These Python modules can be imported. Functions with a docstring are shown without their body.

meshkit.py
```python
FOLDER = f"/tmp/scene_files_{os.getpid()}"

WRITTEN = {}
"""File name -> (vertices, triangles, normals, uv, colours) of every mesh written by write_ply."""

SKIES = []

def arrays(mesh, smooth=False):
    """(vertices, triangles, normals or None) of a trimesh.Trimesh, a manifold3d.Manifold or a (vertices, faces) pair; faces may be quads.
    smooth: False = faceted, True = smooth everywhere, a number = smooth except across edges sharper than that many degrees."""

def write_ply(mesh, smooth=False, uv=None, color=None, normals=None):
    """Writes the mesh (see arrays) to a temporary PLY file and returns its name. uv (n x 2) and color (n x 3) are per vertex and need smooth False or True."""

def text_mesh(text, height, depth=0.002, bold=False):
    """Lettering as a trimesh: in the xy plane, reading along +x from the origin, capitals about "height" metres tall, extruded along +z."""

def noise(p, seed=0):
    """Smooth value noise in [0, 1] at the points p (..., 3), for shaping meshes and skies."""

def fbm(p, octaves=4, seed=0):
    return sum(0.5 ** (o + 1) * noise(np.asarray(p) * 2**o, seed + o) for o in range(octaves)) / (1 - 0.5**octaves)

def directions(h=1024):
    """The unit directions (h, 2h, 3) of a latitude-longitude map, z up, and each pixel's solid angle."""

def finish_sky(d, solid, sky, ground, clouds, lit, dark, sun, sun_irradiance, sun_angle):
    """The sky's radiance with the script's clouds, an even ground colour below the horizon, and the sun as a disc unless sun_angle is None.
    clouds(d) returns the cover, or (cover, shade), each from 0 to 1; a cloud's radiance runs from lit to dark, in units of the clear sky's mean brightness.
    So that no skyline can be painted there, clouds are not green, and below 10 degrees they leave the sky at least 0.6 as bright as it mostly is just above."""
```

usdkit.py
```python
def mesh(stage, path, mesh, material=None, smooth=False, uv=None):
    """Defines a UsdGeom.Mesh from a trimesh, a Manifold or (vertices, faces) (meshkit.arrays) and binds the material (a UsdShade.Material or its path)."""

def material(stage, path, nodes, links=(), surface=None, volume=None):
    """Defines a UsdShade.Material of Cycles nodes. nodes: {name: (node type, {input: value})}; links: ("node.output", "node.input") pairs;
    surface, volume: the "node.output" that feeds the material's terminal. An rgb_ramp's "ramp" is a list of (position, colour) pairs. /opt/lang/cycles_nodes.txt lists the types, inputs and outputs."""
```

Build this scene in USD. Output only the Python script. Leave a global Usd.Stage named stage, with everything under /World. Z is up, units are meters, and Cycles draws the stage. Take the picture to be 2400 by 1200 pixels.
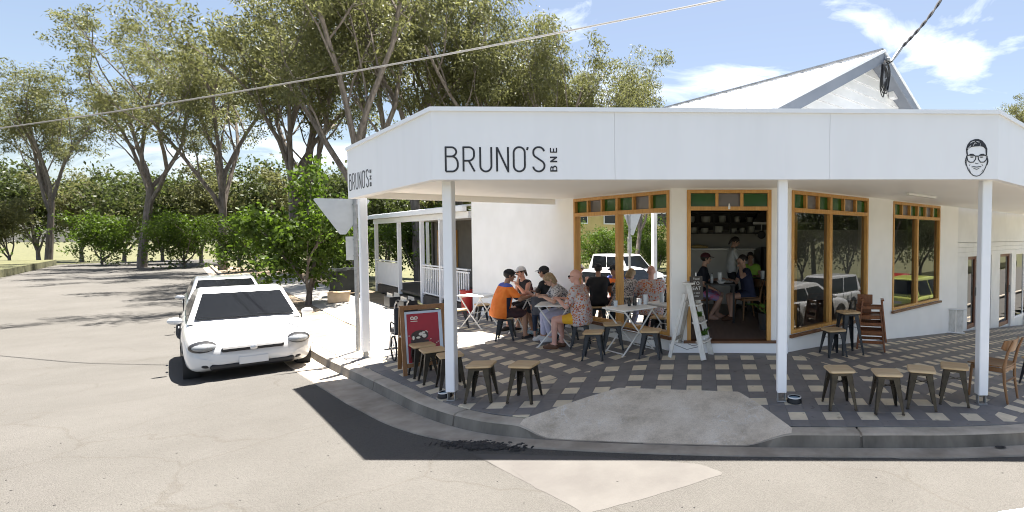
import math, random, colorsys
import numpy as np, trimesh, manifold3d as m3
from manifold3d import Manifold
from shapely.geometry import Polygon, LineString, Point, MultiPolygon, box as sbox
from shapely import affinity, ops, union_all
from scipy.ndimage import map_coordinates
import usdkit, meshkit
from pxr import Usd, UsdGeom, UsdLux, UsdShade, Gf, Sdf, Vt

stage = Usd.Stage.CreateInMemory()
UsdGeom.SetStageUpAxis(stage, UsdGeom.Tokens.z)
UsdGeom.SetStageMetersPerUnit(stage, 1.0)
UsdGeom.Xform.Define(stage, '/World')
UsdGeom.Scope.Define(stage, '/World/Looks')

# ---------------------------------------------------------------- camera, sky, sun, exposure
F_PX, CX_PX, CY_PX, CAM_Z, PITCH = 1220.0, 1640.0, 600.0, 1.81, math.radians(2.11)
EXPOSURE = 2.22
cam = UsdGeom.Camera.Define(stage, '/World/camera')
cam.CreateHorizontalApertureAttr(36.0); cam.CreateVerticalApertureAttr(18.0)
cam.CreateFocalLengthAttr(F_PX / 2400 * 36.0)
cam.CreateHorizontalApertureOffsetAttr(-(CX_PX - 1200) / 2400 * 36.0)
cam.CreateClippingRangeAttr(Gf.Vec2f(0.05, 2000))
cam.CreateExposureAttr(EXPOSURE)
cam.AddTranslateOp().Set(Gf.Vec3d(0, 0, CAM_Z)); cam.AddRotateXOp().Set(90 - math.degrees(PITCH))

SUN = np.array([.22, .98, 3.75]); SUN /= np.linalg.norm(SUN)
SUN_EL, SUN_ROT = math.asin(SUN[2]), math.atan2(SUN[0], SUN[1])
sun = UsdLux.DistantLight.Define(stage, '/World/sun')
sun.CreateIntensityAttr(1.25); sun.CreateAngleAttr(0.53); sun.CreateNormalizeAttr(True); sun.CreateColorAttr(Gf.Vec3f(1.0, .95, .88))
ax = np.cross([0, 0, 1.0], SUN); angle = math.degrees(math.acos(SUN[2])); ax /= np.linalg.norm(ax)
sun.AddOrientOp().Set(Gf.Quatf(Gf.Rotation(Gf.Vec3d(*map(float, ax)), angle).GetQuat()))
def sky():
    # clear sky, with wisps of cloud: streaked noise over the directions, thickest in the bank low behind the roof and in one torn streak above it
    def dirpx(px, py):
        d = np.array([(px - CX_PX) / F_PX, math.cos(PITCH) + (CY_PX - py) / F_PX * math.sin(PITCH), -math.sin(PITCH) + (CY_PX - py) / F_PX * math.cos(PITCH)])
        return d / np.linalg.norm(d)
    n = {'tc': ('texture_coordinate', {}),
         'sky': ('sky_texture', {'sky_type': 'single_scattering', 'sun_disc': False, 'sun_elevation': SUN_EL, 'sun_rotation': SUN_ROT, 'altitude': 50.0, 'air_density': 1.0, 'aerosol_density': 1.6, 'ozone_density': 1.2}),
         'map': ('mapping', {'scale': (5.0, 5.0, 13.0), 'rotation': (0.0, .35, 0.0)}),
         'nz': ('noise_texture', {'scale': 1.0, 'detail': 9.0, 'roughness': .62, 'distortion': .6}),
         'map2': ('mapping', {'scale': (1.6, 1.6, 3.4)}),
         'nz2': ('noise_texture', {'scale': 1.0, 'detail': 3.0, 'roughness': .5}),
         'ramp2': ('rgb_ramp', {'ramp': [(0, (0, 0, 0)), (.45, (0, 0, 0)), (.7, (.10, .10, .10)), (1, (.10, .10, .10))]}),
         'ramp': ('rgb_ramp', {'ramp': [(0, (0, 0, 0)), (.62, (0, 0, 0)), (.92, (.7, .7, .7)), (1, (.85, .85, .85))]}),
         'mix': ('mix', {'color2': (10.0, 10.2, 10.5)}),
         'hs': ('hsv', {'saturation': .86, 'value': .78}), 'bg': ('background_shader', {'strength': 0.050})}
    l = [('tc.generated', 'map.vector'), ('map.vector', 'nz.vector'), ('tc.generated', 'map2.vector'), ('map2.vector', 'nz2.vector'), ('nz2.fac', 'ramp2.fac')]
    # cumulative gate: broad cloud weather (nz2) plus the two banks, each an ellipse of directions
    banks = [(dirpx(1740, 185), 3.2, .22, .26), (dirpx(2040, 52), 2.6, .13, .30), (dirpx(2215, 128), 2.8, .14, .32), (dirpx(2130, 90), 2.8, .13, .32), (dirpx(850, 280), 1.5, .40, .2), (dirpx(1300, 330), 1.6, .40, .2), (dirpx(2200, 250), 2.2, .3, .06)]
    gate = 'ramp2.color'
    for i, (d, flat, rad, amt) in enumerate(banks):
        n[f's{i}'] = ('vector_math', {'math_type': 'subtract', 'vector2': tuple(d)})
        n[f'r{i}'] = ('vector_rotate', {'rotate_type': 'y_axis', 'angle': -.42 if i in (1, 2, 3) else .08})
        n[f'm{i}'] = ('vector_math', {'math_type': 'multiply', 'vector2': (1 / rad, 1 / rad, flat / rad)})
        n[f'd{i}'] = ('vector_math', {'math_type': 'length'})
        n[f'g{i}'] = ('map_range', {'range_type': 'smoothstep', 'from_min': 1.0, 'from_max': 0.0, 'to_min': 0.0, 'to_max': amt, 'clamp': True})
        n[f'a{i}'] = ('math', {'math_type': 'maximum'})
        l += [('tc.generated', f's{i}.vector1'), (f's{i}.vector', f'r{i}.vector'), (f'r{i}.vector', f'm{i}.vector1'), (f'm{i}.vector', f'd{i}.vector1'), (f'd{i}.value', f'g{i}.value'), (gate, f'a{i}.value1'), (f'g{i}.result', f'a{i}.value2')]
        gate = f'a{i}.value'
    n['sum'] = ('math', {'math_type': 'add'})
    l += [('nz.fac', 'sum.value1'), (gate, 'sum.value2'), ('sum.value', 'ramp.fac'), ('ramp.color', 'mix.fac'), ('sky.color', 'hs.color'), ('hs.color', 'mix.color1'), ('mix.color', 'bg.color')]
    mat = usdkit.material(stage, '/World/Looks/sky_look', n, l, surface='bg.background')
    dome = UsdLux.DomeLight.Define(stage, '/World/sky')
    UsdShade.MaterialBindingAPI.Apply(dome.GetPrim()).Bind(mat)
    dome.GetPrim().SetCustomDataByKey('kind', 'structure')
    dome.GetPrim().SetCustomDataByKey('label', 'pale blue sky with torn wisps of white cloud')
sky()

# ---------------------------------------------------------------- helpers: names, tags, meshes
USED = {}
def numbered(parent, name):
    k = (parent, name); i = USED.get(k, -1) + 1; USED[k] = i
    return name if i == 0 else f'{name}_{i:03d}'
def tag(p, label=None, cat=None, group=None, kind=None):
    p = p.GetPrim() if hasattr(p, 'GetPrim') else p
    for k, v in (('label', label), ('category', cat), ('group', group), ('kind', kind)):
        if v: p.SetCustomDataByKey(k, v)
    return p
def thing(name, label=None, cat=None, loc=(0, 0, 0), rotz=0.0, group=None, kind=None):
    x = UsdGeom.Xform.Define(stage, '/World/' + numbered('/World', name))
    x.AddTranslateOp().Set(Gf.Vec3d(*map(float, loc)))
    x.AddRotateZOp().Set(math.degrees(rotz))
    return tag(x, label, cat, group, kind)
def part(parent, name, mesh, mat, smooth=30, label=None, kind=None, prim=None):
    path = '/World' if parent is None else str(parent.GetPath())
    v, f = mesh.get() if isinstance(mesh, MB) else meshkit.arrays(mesh)[:2]
    m = usdkit.mesh(stage, path + '/' + numbered(path, name), (v, f), M[mat] if isinstance(mat, str) else mat, smooth)
    if prim is not None: pass
    return tag(m, label, kind=kind)
def single(name, mesh, mat, label, cat=None, group=None, kind=None, smooth=30):
    p = part(None, name, mesh, mat, smooth)
    return tag(p, label, cat, group, kind)
def copy_of(src, label, loc, rotz=0.0, group=None, scale=None):
    name = src.GetName().split('_0')[0]
    x = UsdGeom.Xform.Define(stage, '/World/' + numbered('/World', name))
    p = x.GetPrim(); p.GetReferences().AddInternalReference(src.GetPath()); p.SetInstanceable(True)
    x.ClearXformOpOrder()
    x = UsdGeom.Xformable(p)
    p.GetAttribute('xformOp:translate').Set(Gf.Vec3d(*map(float, loc))); p.GetAttribute('xformOp:rotateZ').Set(math.degrees(rotz))
    ops_ = [UsdGeom.XformOp(p.GetAttribute('xformOp:translate')), UsdGeom.XformOp(p.GetAttribute('xformOp:rotateZ'))]
    if scale is not None:
        ops_.append(x.AddScaleOp()); ops_[-1].Set(Gf.Vec3f(*np.broadcast_to(scale, 3).astype(float).tolist()))
    x.SetXformOpOrder(ops_)
    d = src.GetCustomData()
    return tag(p, label, d.get('category'), group or d.get('group'))

def unit(v): v = np.asarray(v, float); return v / (np.linalg.norm(v) + 1e-12)
class MB:
    """collects shapes into one mesh"""
    def __init__(s): s.v, s.f, s.n = [], [], 0
    def add(s, v, f):
        v, f = np.asarray(v, float), np.asarray(f, int)
        if f.shape[1] == 4: f = np.vstack([f[:, [0, 1, 2]], f[:, [0, 2, 3]]])
        s.v.append(v); s.f.append(f + s.n); s.n += len(v); return s
    def tm(s, t): return s.add(t.vertices, t.faces)
    def mf(s, m):
        q = m.to_mesh(); return s.add(q.vert_properties[:, :3], q.tri_verts)
    def get(s): return np.vstack(s.v), np.vstack(s.f)
    def hexa(s, c):
        return s.add(c, [[0, 3, 2, 1], [4, 5, 6, 7], [0, 1, 5, 4], [1, 2, 6, 5], [2, 3, 7, 6], [3, 0, 4, 7]])
    def box(s, c, d, b=0.0, rz=0.0, R=None):
        d = np.asarray(d, float) / 2; c = np.asarray(c, float)
        if R is None: R = np.array([[math.cos(rz), -math.sin(rz), 0], [math.sin(rz), math.cos(rz), 0], [0, 0, 1]])
        sg = np.array([[x, y, z] for x in (-1, 1) for y in (-1, 1) for z in (-1, 1)], float)
        if b <= 0:
            sg = np.array([[-1, -1, -1], [1, -1, -1], [1, 1, -1], [-1, 1, -1], [-1, -1, 1], [1, -1, 1], [1, 1, 1], [-1, 1, 1]], float)
            return s.hexa((sg * d) @ R.T + c)
        b = min(b, d.min() * .8); p = []
        for k in range(3):
            e = d - b; e[k] = d[k]; p.append(sg * e)
        return s.mf(Manifold.hull_points(np.vstack(p) @ R.T + c))
    def bar(s, p0, p1, w, h, up=(0, 0, 1), b=0.0):
        p0, p1 = np.asarray(p0, float), np.asarray(p1, float); x = unit(p1 - p0)
        y = np.cross(np.asarray(up, float), x)
        if np.linalg.norm(y) < 1e-3: y = np.cross([0, 1.0, 0], x)
        y = unit(y); z = np.cross(x, y)
        return s.box((p0 + p1) / 2, (np.linalg.norm(p1 - p0), w, h), b, R=np.stack([x, y, z], 1))
    def tube(s, pts, r, n=8, cap=True):
        p = np.asarray(pts, float); t = np.gradient(p, axis=0); t /= np.linalg.norm(t, axis=1, keepdims=True) + 1e-12
        r = np.broadcast_to(np.asarray(r, float), (len(p),))
        ref = np.array([0, 0, 1.0]) if abs(t[0, 2]) < .9 else np.array([1.0, 0, 0])
        a = [unit(np.cross(t[0], ref))]
        for i in range(1, len(p)):
            q = a[-1] - t[i] * (a[-1] @ t[i]); a.append(unit(q))
        a = np.array(a); bb = np.cross(t, a); ang = np.arange(n) * 2 * math.pi / n
        v = p[:, None] + r[:, None, None] * (np.cos(ang)[None, :, None] * a[:, None] + np.sin(ang)[None, :, None] * bb[:, None])
        q = [[i * n + j, i * n + (j + 1) % n, (i + 1) * n + (j + 1) % n, (i + 1) * n + j] for i in range(len(p) - 1) for j in range(n)]
        v = v.reshape(-1, 3); f = np.array(q); f = np.vstack([f[:, [0, 1, 2]], f[:, [0, 2, 3]]])
        if cap:
            e = len(p) - 1; m = len(v)
            v = np.vstack([v, p[:1], p[-1:]])
            f = np.vstack([f, [[m, (j + 1) % n, j] for j in range(n)], [[m + 1, e * n + j, e * n + (j + 1) % n] for j in range(n)]])
        return s.add(v, f)
    def lathe(s, prof, c=(0, 0, 0), n=16):
        prof = np.asarray(prof, float); ang = np.arange(n) * 2 * math.pi / n
        v = np.stack([prof[:, None, 0] * np.cos(ang), prof[:, None, 0] * np.sin(ang), np.broadcast_to(prof[:, None, 1], (len(prof), n))], -1).reshape(-1, 3) + c
        q = [[i * n + j, i * n + (j + 1) % n, (i + 1) * n + (j + 1) % n, (i + 1) * n + j] for i in range(len(prof) - 1) for j in range(n)]
        return s.add(v, q)
    def extrude(s, poly, a, bvec, c, o, depth):
        """2-D shapely shape in the plane o + x*a + y*bvec, extruded by depth along c"""
        for g in getattr(poly, 'geoms', [poly]):
            if g.is_empty or g.area < 1e-8: continue
            t = trimesh.creation.extrude_polygon(g, abs(depth), engine='earcut')
            v = t.vertices; zz = v[:, 2] if depth > 0 else -v[:, 2]
            w = np.asarray(o, float) + v[:, :1] * np.asarray(a, float) + v[:, 1:2] * np.asarray(bvec, float) + zz[:, None] * np.asarray(c, float)
            f = t.faces
            if np.dot(np.cross(a, bvec), np.asarray(c, float) * np.sign(depth)) < 0: f = f[:, ::-1]
            s.add(w, f)
        return s
    def sphere(s, c, r, sub=2):
        t = trimesh.creation.icosphere(subdivisions=sub); return s.add(t.vertices * np.asarray(r, float) + c, t.faces)
    def xf(s, R, t):
        s.v = [v @ np.asarray(R, float).T + t for v in s.v]; return s
def rotz(a): c, s_ = math.cos(a), math.sin(a); return np.array([[c, -s_, 0], [s_, c, 0], [0, 0, 1.0]])
def cloth_noise(v, amp, scale, seed=0):
    v = np.asarray(v); return v + amp * (np.stack([meshkit.fbm(v * scale + 7 * k, 3, seed + k) for k in range(3)], -1) - .5)

# ---------------------------------------------------------------- materials
M = {}
def mat(name, c1, c2=None, scale=8.0, rough=.6, metal=0.0, bump=0.0, bscale=60.0, spec=.5, detail=5.0, stretch=None, coat=0.0, lo=.35, hi=.65, world=False):
    c2 = c2 or c1
    src = 'geo.position' if world else 'tc.object'
    n = {'tc': ('texture_coordinate', {}), 'geo': ('geometry', {}), 'map': ('mapping', {'scale': stretch or (1, 1, 1)}),
         'nz': ('noise_texture', {'scale': scale, 'detail': detail, 'roughness': .6}), 'rp': ('rgb_ramp', {'ramp': [(lo, c1), (hi, c2)]}),
         'p': ('principled_bsdf', {'roughness': rough, 'metallic': metal, 'specular_ior_level': spec, 'coat_weight': coat})}
    l = [(src, 'map.vector'), ('map.vector', 'nz.vector'), ('nz.fac', 'rp.fac'), ('rp.color', 'p.base_color')]
    if bump:
        n['nb'] = ('noise_texture', {'scale': bscale, 'detail': 6.0, 'roughness': .65}); n['b'] = ('bump', {'strength': bump, 'distance': .01})
        l += [('map.vector', 'nb.vector'), ('nb.fac', 'b.height'), ('b.normal', 'p.normal')]
    M[name] = usdkit.material(stage, '/World/Looks/' + name, n, l, surface='p.BSDF')
mat('white_render', (.83, .81, .775), (.88, .86, .83), 1.6, .75, bump=.25, bscale=90, world=True)
mat('white_paint', (.775, .765, .765), (.815, .805, .805), 2.0, .5, bump=.06, bscale=30, world=True, stretch=(1.6, 1.6, .22), lo=.25, hi=.6)
mat('white_post', (.77, .775, .79), (.81, .81, .82), 3, .42, bump=.08, bscale=40)
mat('soffit_white', (.88, .85, .80), (.90, .875, .83), 1.0, .6, world=True)
mat('timber_frame', (.46, .22, .05), (.60, .32, .085), 5, .4, stretch=(6, 6, .8), bump=.1, bscale=40, detail=8, coat=.15)
mat('dark_sill', (.11, .045, .02), (.17, .075, .032), 6, .45, bump=.1)
mat('stool_wood', (.47, .31, .155), (.60, .43, .24), 4, .55, stretch=(1.2, 14, 4), bump=.08, detail=8)
mat('stool_wood_pale', (.55, .39, .22), (.66, .50, .30), 4, .55, stretch=(1.2, 14, 4), bump=.08, detail=8)
mat('stool_metal', (.030, .026, .020), (.060, .051, .037), 9, .36, metal=.6)
mat('stool_metal_dark', (.025, .027, .03), (.045, .048, .054), 9, .4, metal=.5)
mat('black_metal', (.018, .018, .02), None, 5, .45, metal=.3)
mat('table_white', (.74, .73, .70), (.80, .79, .76), 5, .42)
mat('concrete', (.30, .285, .26), (.40, .38, .345), 2.2, .9, bump=.5, bscale=120, world=True, detail=9)
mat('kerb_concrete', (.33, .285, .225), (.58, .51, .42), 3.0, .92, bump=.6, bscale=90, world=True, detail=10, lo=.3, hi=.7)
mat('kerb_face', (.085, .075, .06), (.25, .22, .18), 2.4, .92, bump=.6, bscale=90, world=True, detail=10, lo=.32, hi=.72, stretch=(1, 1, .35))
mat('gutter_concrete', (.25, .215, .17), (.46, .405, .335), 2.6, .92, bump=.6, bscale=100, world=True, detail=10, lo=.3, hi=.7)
mat('mortar', (.06, .06, .062), (.1, .1, .1), 8, .95, world=True)
mat('dirt', (.20, .15, .10), (.34, .27, .19), 1.4, .95, bump=.8, bscale=30, world=True, detail=9)
mat('grass', (.055, .058, .02), (.115, .11, .045), 2.0, .9, bump=.8, bscale=60, world=True, detail=9)
mat('roof_white', (.76, .77, .78), (.80, .81, .82), 2, .45, metal=0, world=True)
mat('barge_grey', (.16, .18, .215), (.19, .21, .245), 2, .55)
mat('board_white', (.72, .73, .74), (.78, .785, .79), 2, .55, world=True)
mat('board_grey', (.105, .095, .085), (.14, .125, .11), 2, .6, world=True)
mat('deck_dark', (.045, .038, .033), (.08, .068, .058), 3, .7, world=True)
mat('black_ink', (.02, .02, .025), None, 5, .5)
mat('bark', (.085, .068, .055), (.19, .16, .135), 3, .9, bump=.8, bscale=14, stretch=(3, 3, .6), detail=8)
mat('skin_light', (.50, .29, .21), (.56, .34, .25), 9, .5)
mat('skin_pink', (.55, .28, .22), (.62, .35, .28), 9, .48)
mat('skin_tan', (.33, .17, .105), (.39, .215, .14), 9, .5)
mat('cloth_black', (.014, .014, .017), (.022, .022, .026), 12, .85)
mat('cloth_navy', (.018, .022, .055), (.028, .033, .075), 12, .85)
mat('cloth_navy_dark', (.016, .018, .028), (.024, .027, .04), 12, .85)
mat('cloth_maroon', (.065, .012, .018), (.09, .018, .026), 12, .85)
mat('cloth_plum', (.04, .018, .022), (.058, .027, .032), 12, .85)
mat('cloth_yellow', (.66, .34, .015), (.74, .40, .025), 12, .8)
mat('cloth_lilac', (.46, .45, .60), (.55, .54, .68), 12, .8)
mat('cloth_grey', (.075, .075, .088), (.10, .10, .115), 12, .85)
mat('cloth_denim', (.02, .03, .055), (.035, .05, .085), 14, .85)
mat('cloth_lime', (.30, .52, .06), (.36, .60, .09), 12, .8)
mat('cloth_white', (.62, .62, .62), (.72, .72, .72), 12, .8)
mat('cloth_pink', (.62, .10, .18), (.25, .35, .62), 14, .8)
mat('hair_dark', (.018, .013, .01), (.035, .025, .02), 30, .55)
mat('hair_blonde', (.20, .13, .065), (.36, .26, .15), 30, .5, stretch=(4, 4, .6))
mat('shoe_dark', (.02, .017, .015), None, 5, .6)
mat('shoe_brown', (.10, .045, .022), None, 5, .6)
mat('shoe_bright', (.10, .35, .42), (.75, .75, .78), 22, .6)
mat('chair_brown', (.15, .068, .025), (.235, .115, .045), 6, .4, stretch=(1, 8, 1), bump=.05, detail=8)
mat('highchair_brown', (.17, .055, .017), (.25, .09, .03), 6, .38, stretch=(5, 5, 1), detail=8)
mat('rustic_white', (.50, .47, .42), (.70, .68, .64), 7, .8, stretch=(3, 3, 1), bump=.3, detail=9, lo=.25, hi=.6)
mat('rustic_grey', (.28, .25, .21), (.42, .39, .34), 7, .8, stretch=(3, 3, 1), bump=.3, detail=9)
mat('chalk_black', (.045, .037, .03), (.07, .06, .05), 5, .85)
mat('chalk', (.62, .60, .56), None, 40, .95)
mat('plant_green', (.07, .16, .02), (.16, .30, .05), 8, .5)
mat('dark_glass', (.01, .012, .014), None, 5, .06, spec=.6)
mat('brown_glass', (.05, .01, .012), None, 5, .1, spec=.6)
mat('china_white', (.76, .76, .75), None, 5, .2)
mat('clear_ware', (.55, .58, .6), None, 5, .1)
mat('red_plastic', (.46, .025, .02), (.52, .035, .03), 4, .45)
mat('poster_red', (.33, .012, .022), (.40, .018, .03), 3, .35)
mat('poster_brown', (.035, .018, .012), (.055, .03, .02), 6, .4)
mat('poster_tan', (.40, .27, .10), (.50, .36, .16), 20, .4)
mat('poster_cream', (.70, .66, .58), None, 10, .4)
mat('board_frame', (.22, .10, .032), (.30, .145, .05), 5, .4, stretch=(6, 6, 1), detail=8)
mat('alu', (.50, .51, .53), (.58, .59, .61), 10, .35, metal=.85)
mat('roof_grey', (.36, .365, .37), (.42, .425, .43), 2, .5, world=True)
mat('galv', (.26, .265, .26), (.36, .36, .355), 12, .5, metal=.45, bump=.1)
mat('sign_back', (.50, .50, .49), (.56, .56, .55), 6, .45, metal=.3)
mat('bin_dark', (.025, .03, .028), (.04, .045, .042), 5, .55)
mat('ply', (.45, .33, .2), (.55, .42, .28), 4, .7)
mat('cable_pale', (.20, .195, .185), (.26, .25, .24), 30, .6)
mat('cable_black', (.02, .02, .022), None, 5, .5)
mat('car_white', (.50, .505, .51), None, 3, .3, coat=.8)
mat('car_silver', (.42, .43, .44), None, 3, .28, metal=.6, coat=.8)
mat('car_red', (.38, .02, .018), None, 3, .25, coat=.8)
mat('car_yellow', (.42, .46, .10), (.48, .52, .13), 1.2, .3, coat=.7)
mat('tyre', (.018, .018, .018), None, 5, .85)
mat('headlamp', (.18, .19, .2), None, 5, .1, spec=.8)
mat('tail_red', (.35, .01, .01), None, 5, .15)
mat('yellow_wall', (.52, .40, .16), (.60, .47, .21), 1, .8, world=True)
mat('tile_roof', (.22, .09, .055), (.3, .13, .08), 4, .8, world=True)
mat('shop_white', (.70, .69, .67), (.77, .76, .74), 2, .6, world=True)
mat('brown_door', (.14, .055, .03), (.19, .08, .045), 5, .4)
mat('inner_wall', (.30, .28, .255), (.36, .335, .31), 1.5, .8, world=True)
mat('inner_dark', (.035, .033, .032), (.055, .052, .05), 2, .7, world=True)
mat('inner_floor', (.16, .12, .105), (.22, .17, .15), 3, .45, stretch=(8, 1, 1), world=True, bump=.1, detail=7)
mat('counter_white', (.52, .49, .45), (.58, .55, .51), 2, .5, world=True)
mat('steel', (.35, .35, .35), (.42, .42, .42), 4, .3, metal=.8)
mat('shelf_ware', (.42, .41, .38), (.3, .32, .3), 8, .3)
mat('litter', (.018, .017, .017), (.06, .055, .05), 20, .9)
mat('leaf_litter', (.25, .17, .06), (.12, .08, .04), 20, .9)
mat('road_paint', (.72, .71, .68), (.78, .77, .74), 9, .7, world=True)
mat('road_patch', (.083, .076, .070), (.103, .096, .088), 2.0, .9, bump=.35, bscale=120, world=True, detail=8)
mat('bowl_water', (.36, .50, .62), None, 5, .08)
mat('face_pink', (.20, .02, .02), None, 5, .5)
def glass_mats():
    def pane(name, tint, ior, gcol=(1, 1, 1)):
        M[name] = usdkit.material(stage, '/World/Looks/' + name, {'t': ('transparent_bsdf', {'color': tint}), 'g': ('glossy_bsdf', {'roughness': 0.0, 'color': gcol}), 'fr': ('fresnel', {'IOR': ior}), 'm': ('mix_closure', {})},
            [('fr.fac', 'm.fac'), ('t.BSDF', 'm.closure1'), ('g.BSDF', 'm.closure2')], surface='m.closure')
    pane('window_glass', (.74, .76, .75), 1.85)
    pane('car_glass', (.16, .18, .18), 1.7)
    for name, c in (('green_glass', (.016, .085, .012)), ('grey_glass', (.16, .15, .15))):
        M[name] = usdkit.material(stage, '/World/Looks/' + name, {'tc': ('texture_coordinate', {}), 'nz': ('noise_texture', {'scale': 60.0, 'detail': 3.0}), 'b': ('bump', {'strength': .25, 'distance': .004}), 'p': ('principled_bsdf', {'base_color': c, 'roughness': .12, 'specular_ior_level': .6})},
            [('tc.object', 'nz.vector'), ('nz.fac', 'b.height'), ('b.normal', 'p.normal')], surface='p.BSDF')
    # leaves: random tone per leaf, light passing through
    def leaf(name, stops, trans=.5):
        M[name] = usdkit.material(stage, '/World/Looks/' + name, {'g': ('geometry', {}), 'oi': ('object_info', {}), 'rp': ('rgb_ramp', {'ramp': stops}), 'd': ('principled_bsdf', {'roughness': .5, 'specular_ior_level': .35}), 't': ('translucent_bsdf', {}), 'hs': ('hsv', {'saturation': 1.1, 'value': 1.3}), 'm': ('mix_closure', {'fac': trans})},
            [('g.random_per_island', 'rp.fac'), ('rp.color', 'd.base_color'), ('rp.color', 'hs.color'), ('hs.color', 't.color'), ('d.BSDF', 'm.closure1'), ('t.BSDF', 'm.closure2')], surface='m.closure')
    leaf('leaf_olive', [(0, (.12, .125, .052)), (.3, (.21, .21, .092)), (.65, (.33, .31, .155)), (1, (.50, .45, .26))])
    leaf('leaf_green', [(0, (.055, .07, .022)), (.5, (.105, .115, .042)), (1, (.22, .20, .085))])
    leaf('leaf_bright', [(0, (.07, .11, .018)), (.5, (.13, .18, .035)), (1, (.25, .28, .08))])
    # paving: tone comes with each tile
    M['paving'] = usdkit.material(stage, '/World/Looks/paving', {'at': ('attribute', {'attribute': 'tile_tone'}), 'geo': ('geometry', {}), 'nz': ('noise_texture', {'scale': 3.0, 'detail': 9.0, 'roughness': .7}), 'rp': ('rgb_ramp', {'ramp': [(.25, (.74, .74, .74)), (.75, (1.18, 1.16, 1.12))]}), 'ns': ('noise_texture', {'scale': 11.0, 'detail': 3.0}), 'rns': ('rgb_ramp', {'ramp': [(.28, (.55, .54, .52)), (.335, (1, 1, 1)), (1, (1, 1, 1))]}), 'ms': ('mix', {'mix_type': 'multiply', 'fac': .8}),
        'mul': ('mix', {'mix_type': 'multiply', 'fac': 1.0}), 'nb': ('noise_texture', {'scale': 160.0, 'detail': 4.0}), 'b': ('bump', {'strength': .35, 'distance': .004}), 'p': ('principled_bsdf', {'roughness': .62, 'specular_ior_level': .45})},
        [('geo.position', 'nz.vector'), ('nz.fac', 'rp.fac'), ('at.color', 'mul.color1'), ('rp.color', 'mul.color2'), ('geo.position', 'ns.vector'), ('ns.fac', 'rns.fac'), ('mul.color', 'ms.color1'), ('rns.color', 'ms.color2'), ('ms.color', 'p.base_color'), ('geo.position', 'nb.vector'), ('nb.fac', 'b.height'), ('b.normal', 'p.normal')], surface='p.BSDF')
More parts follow.
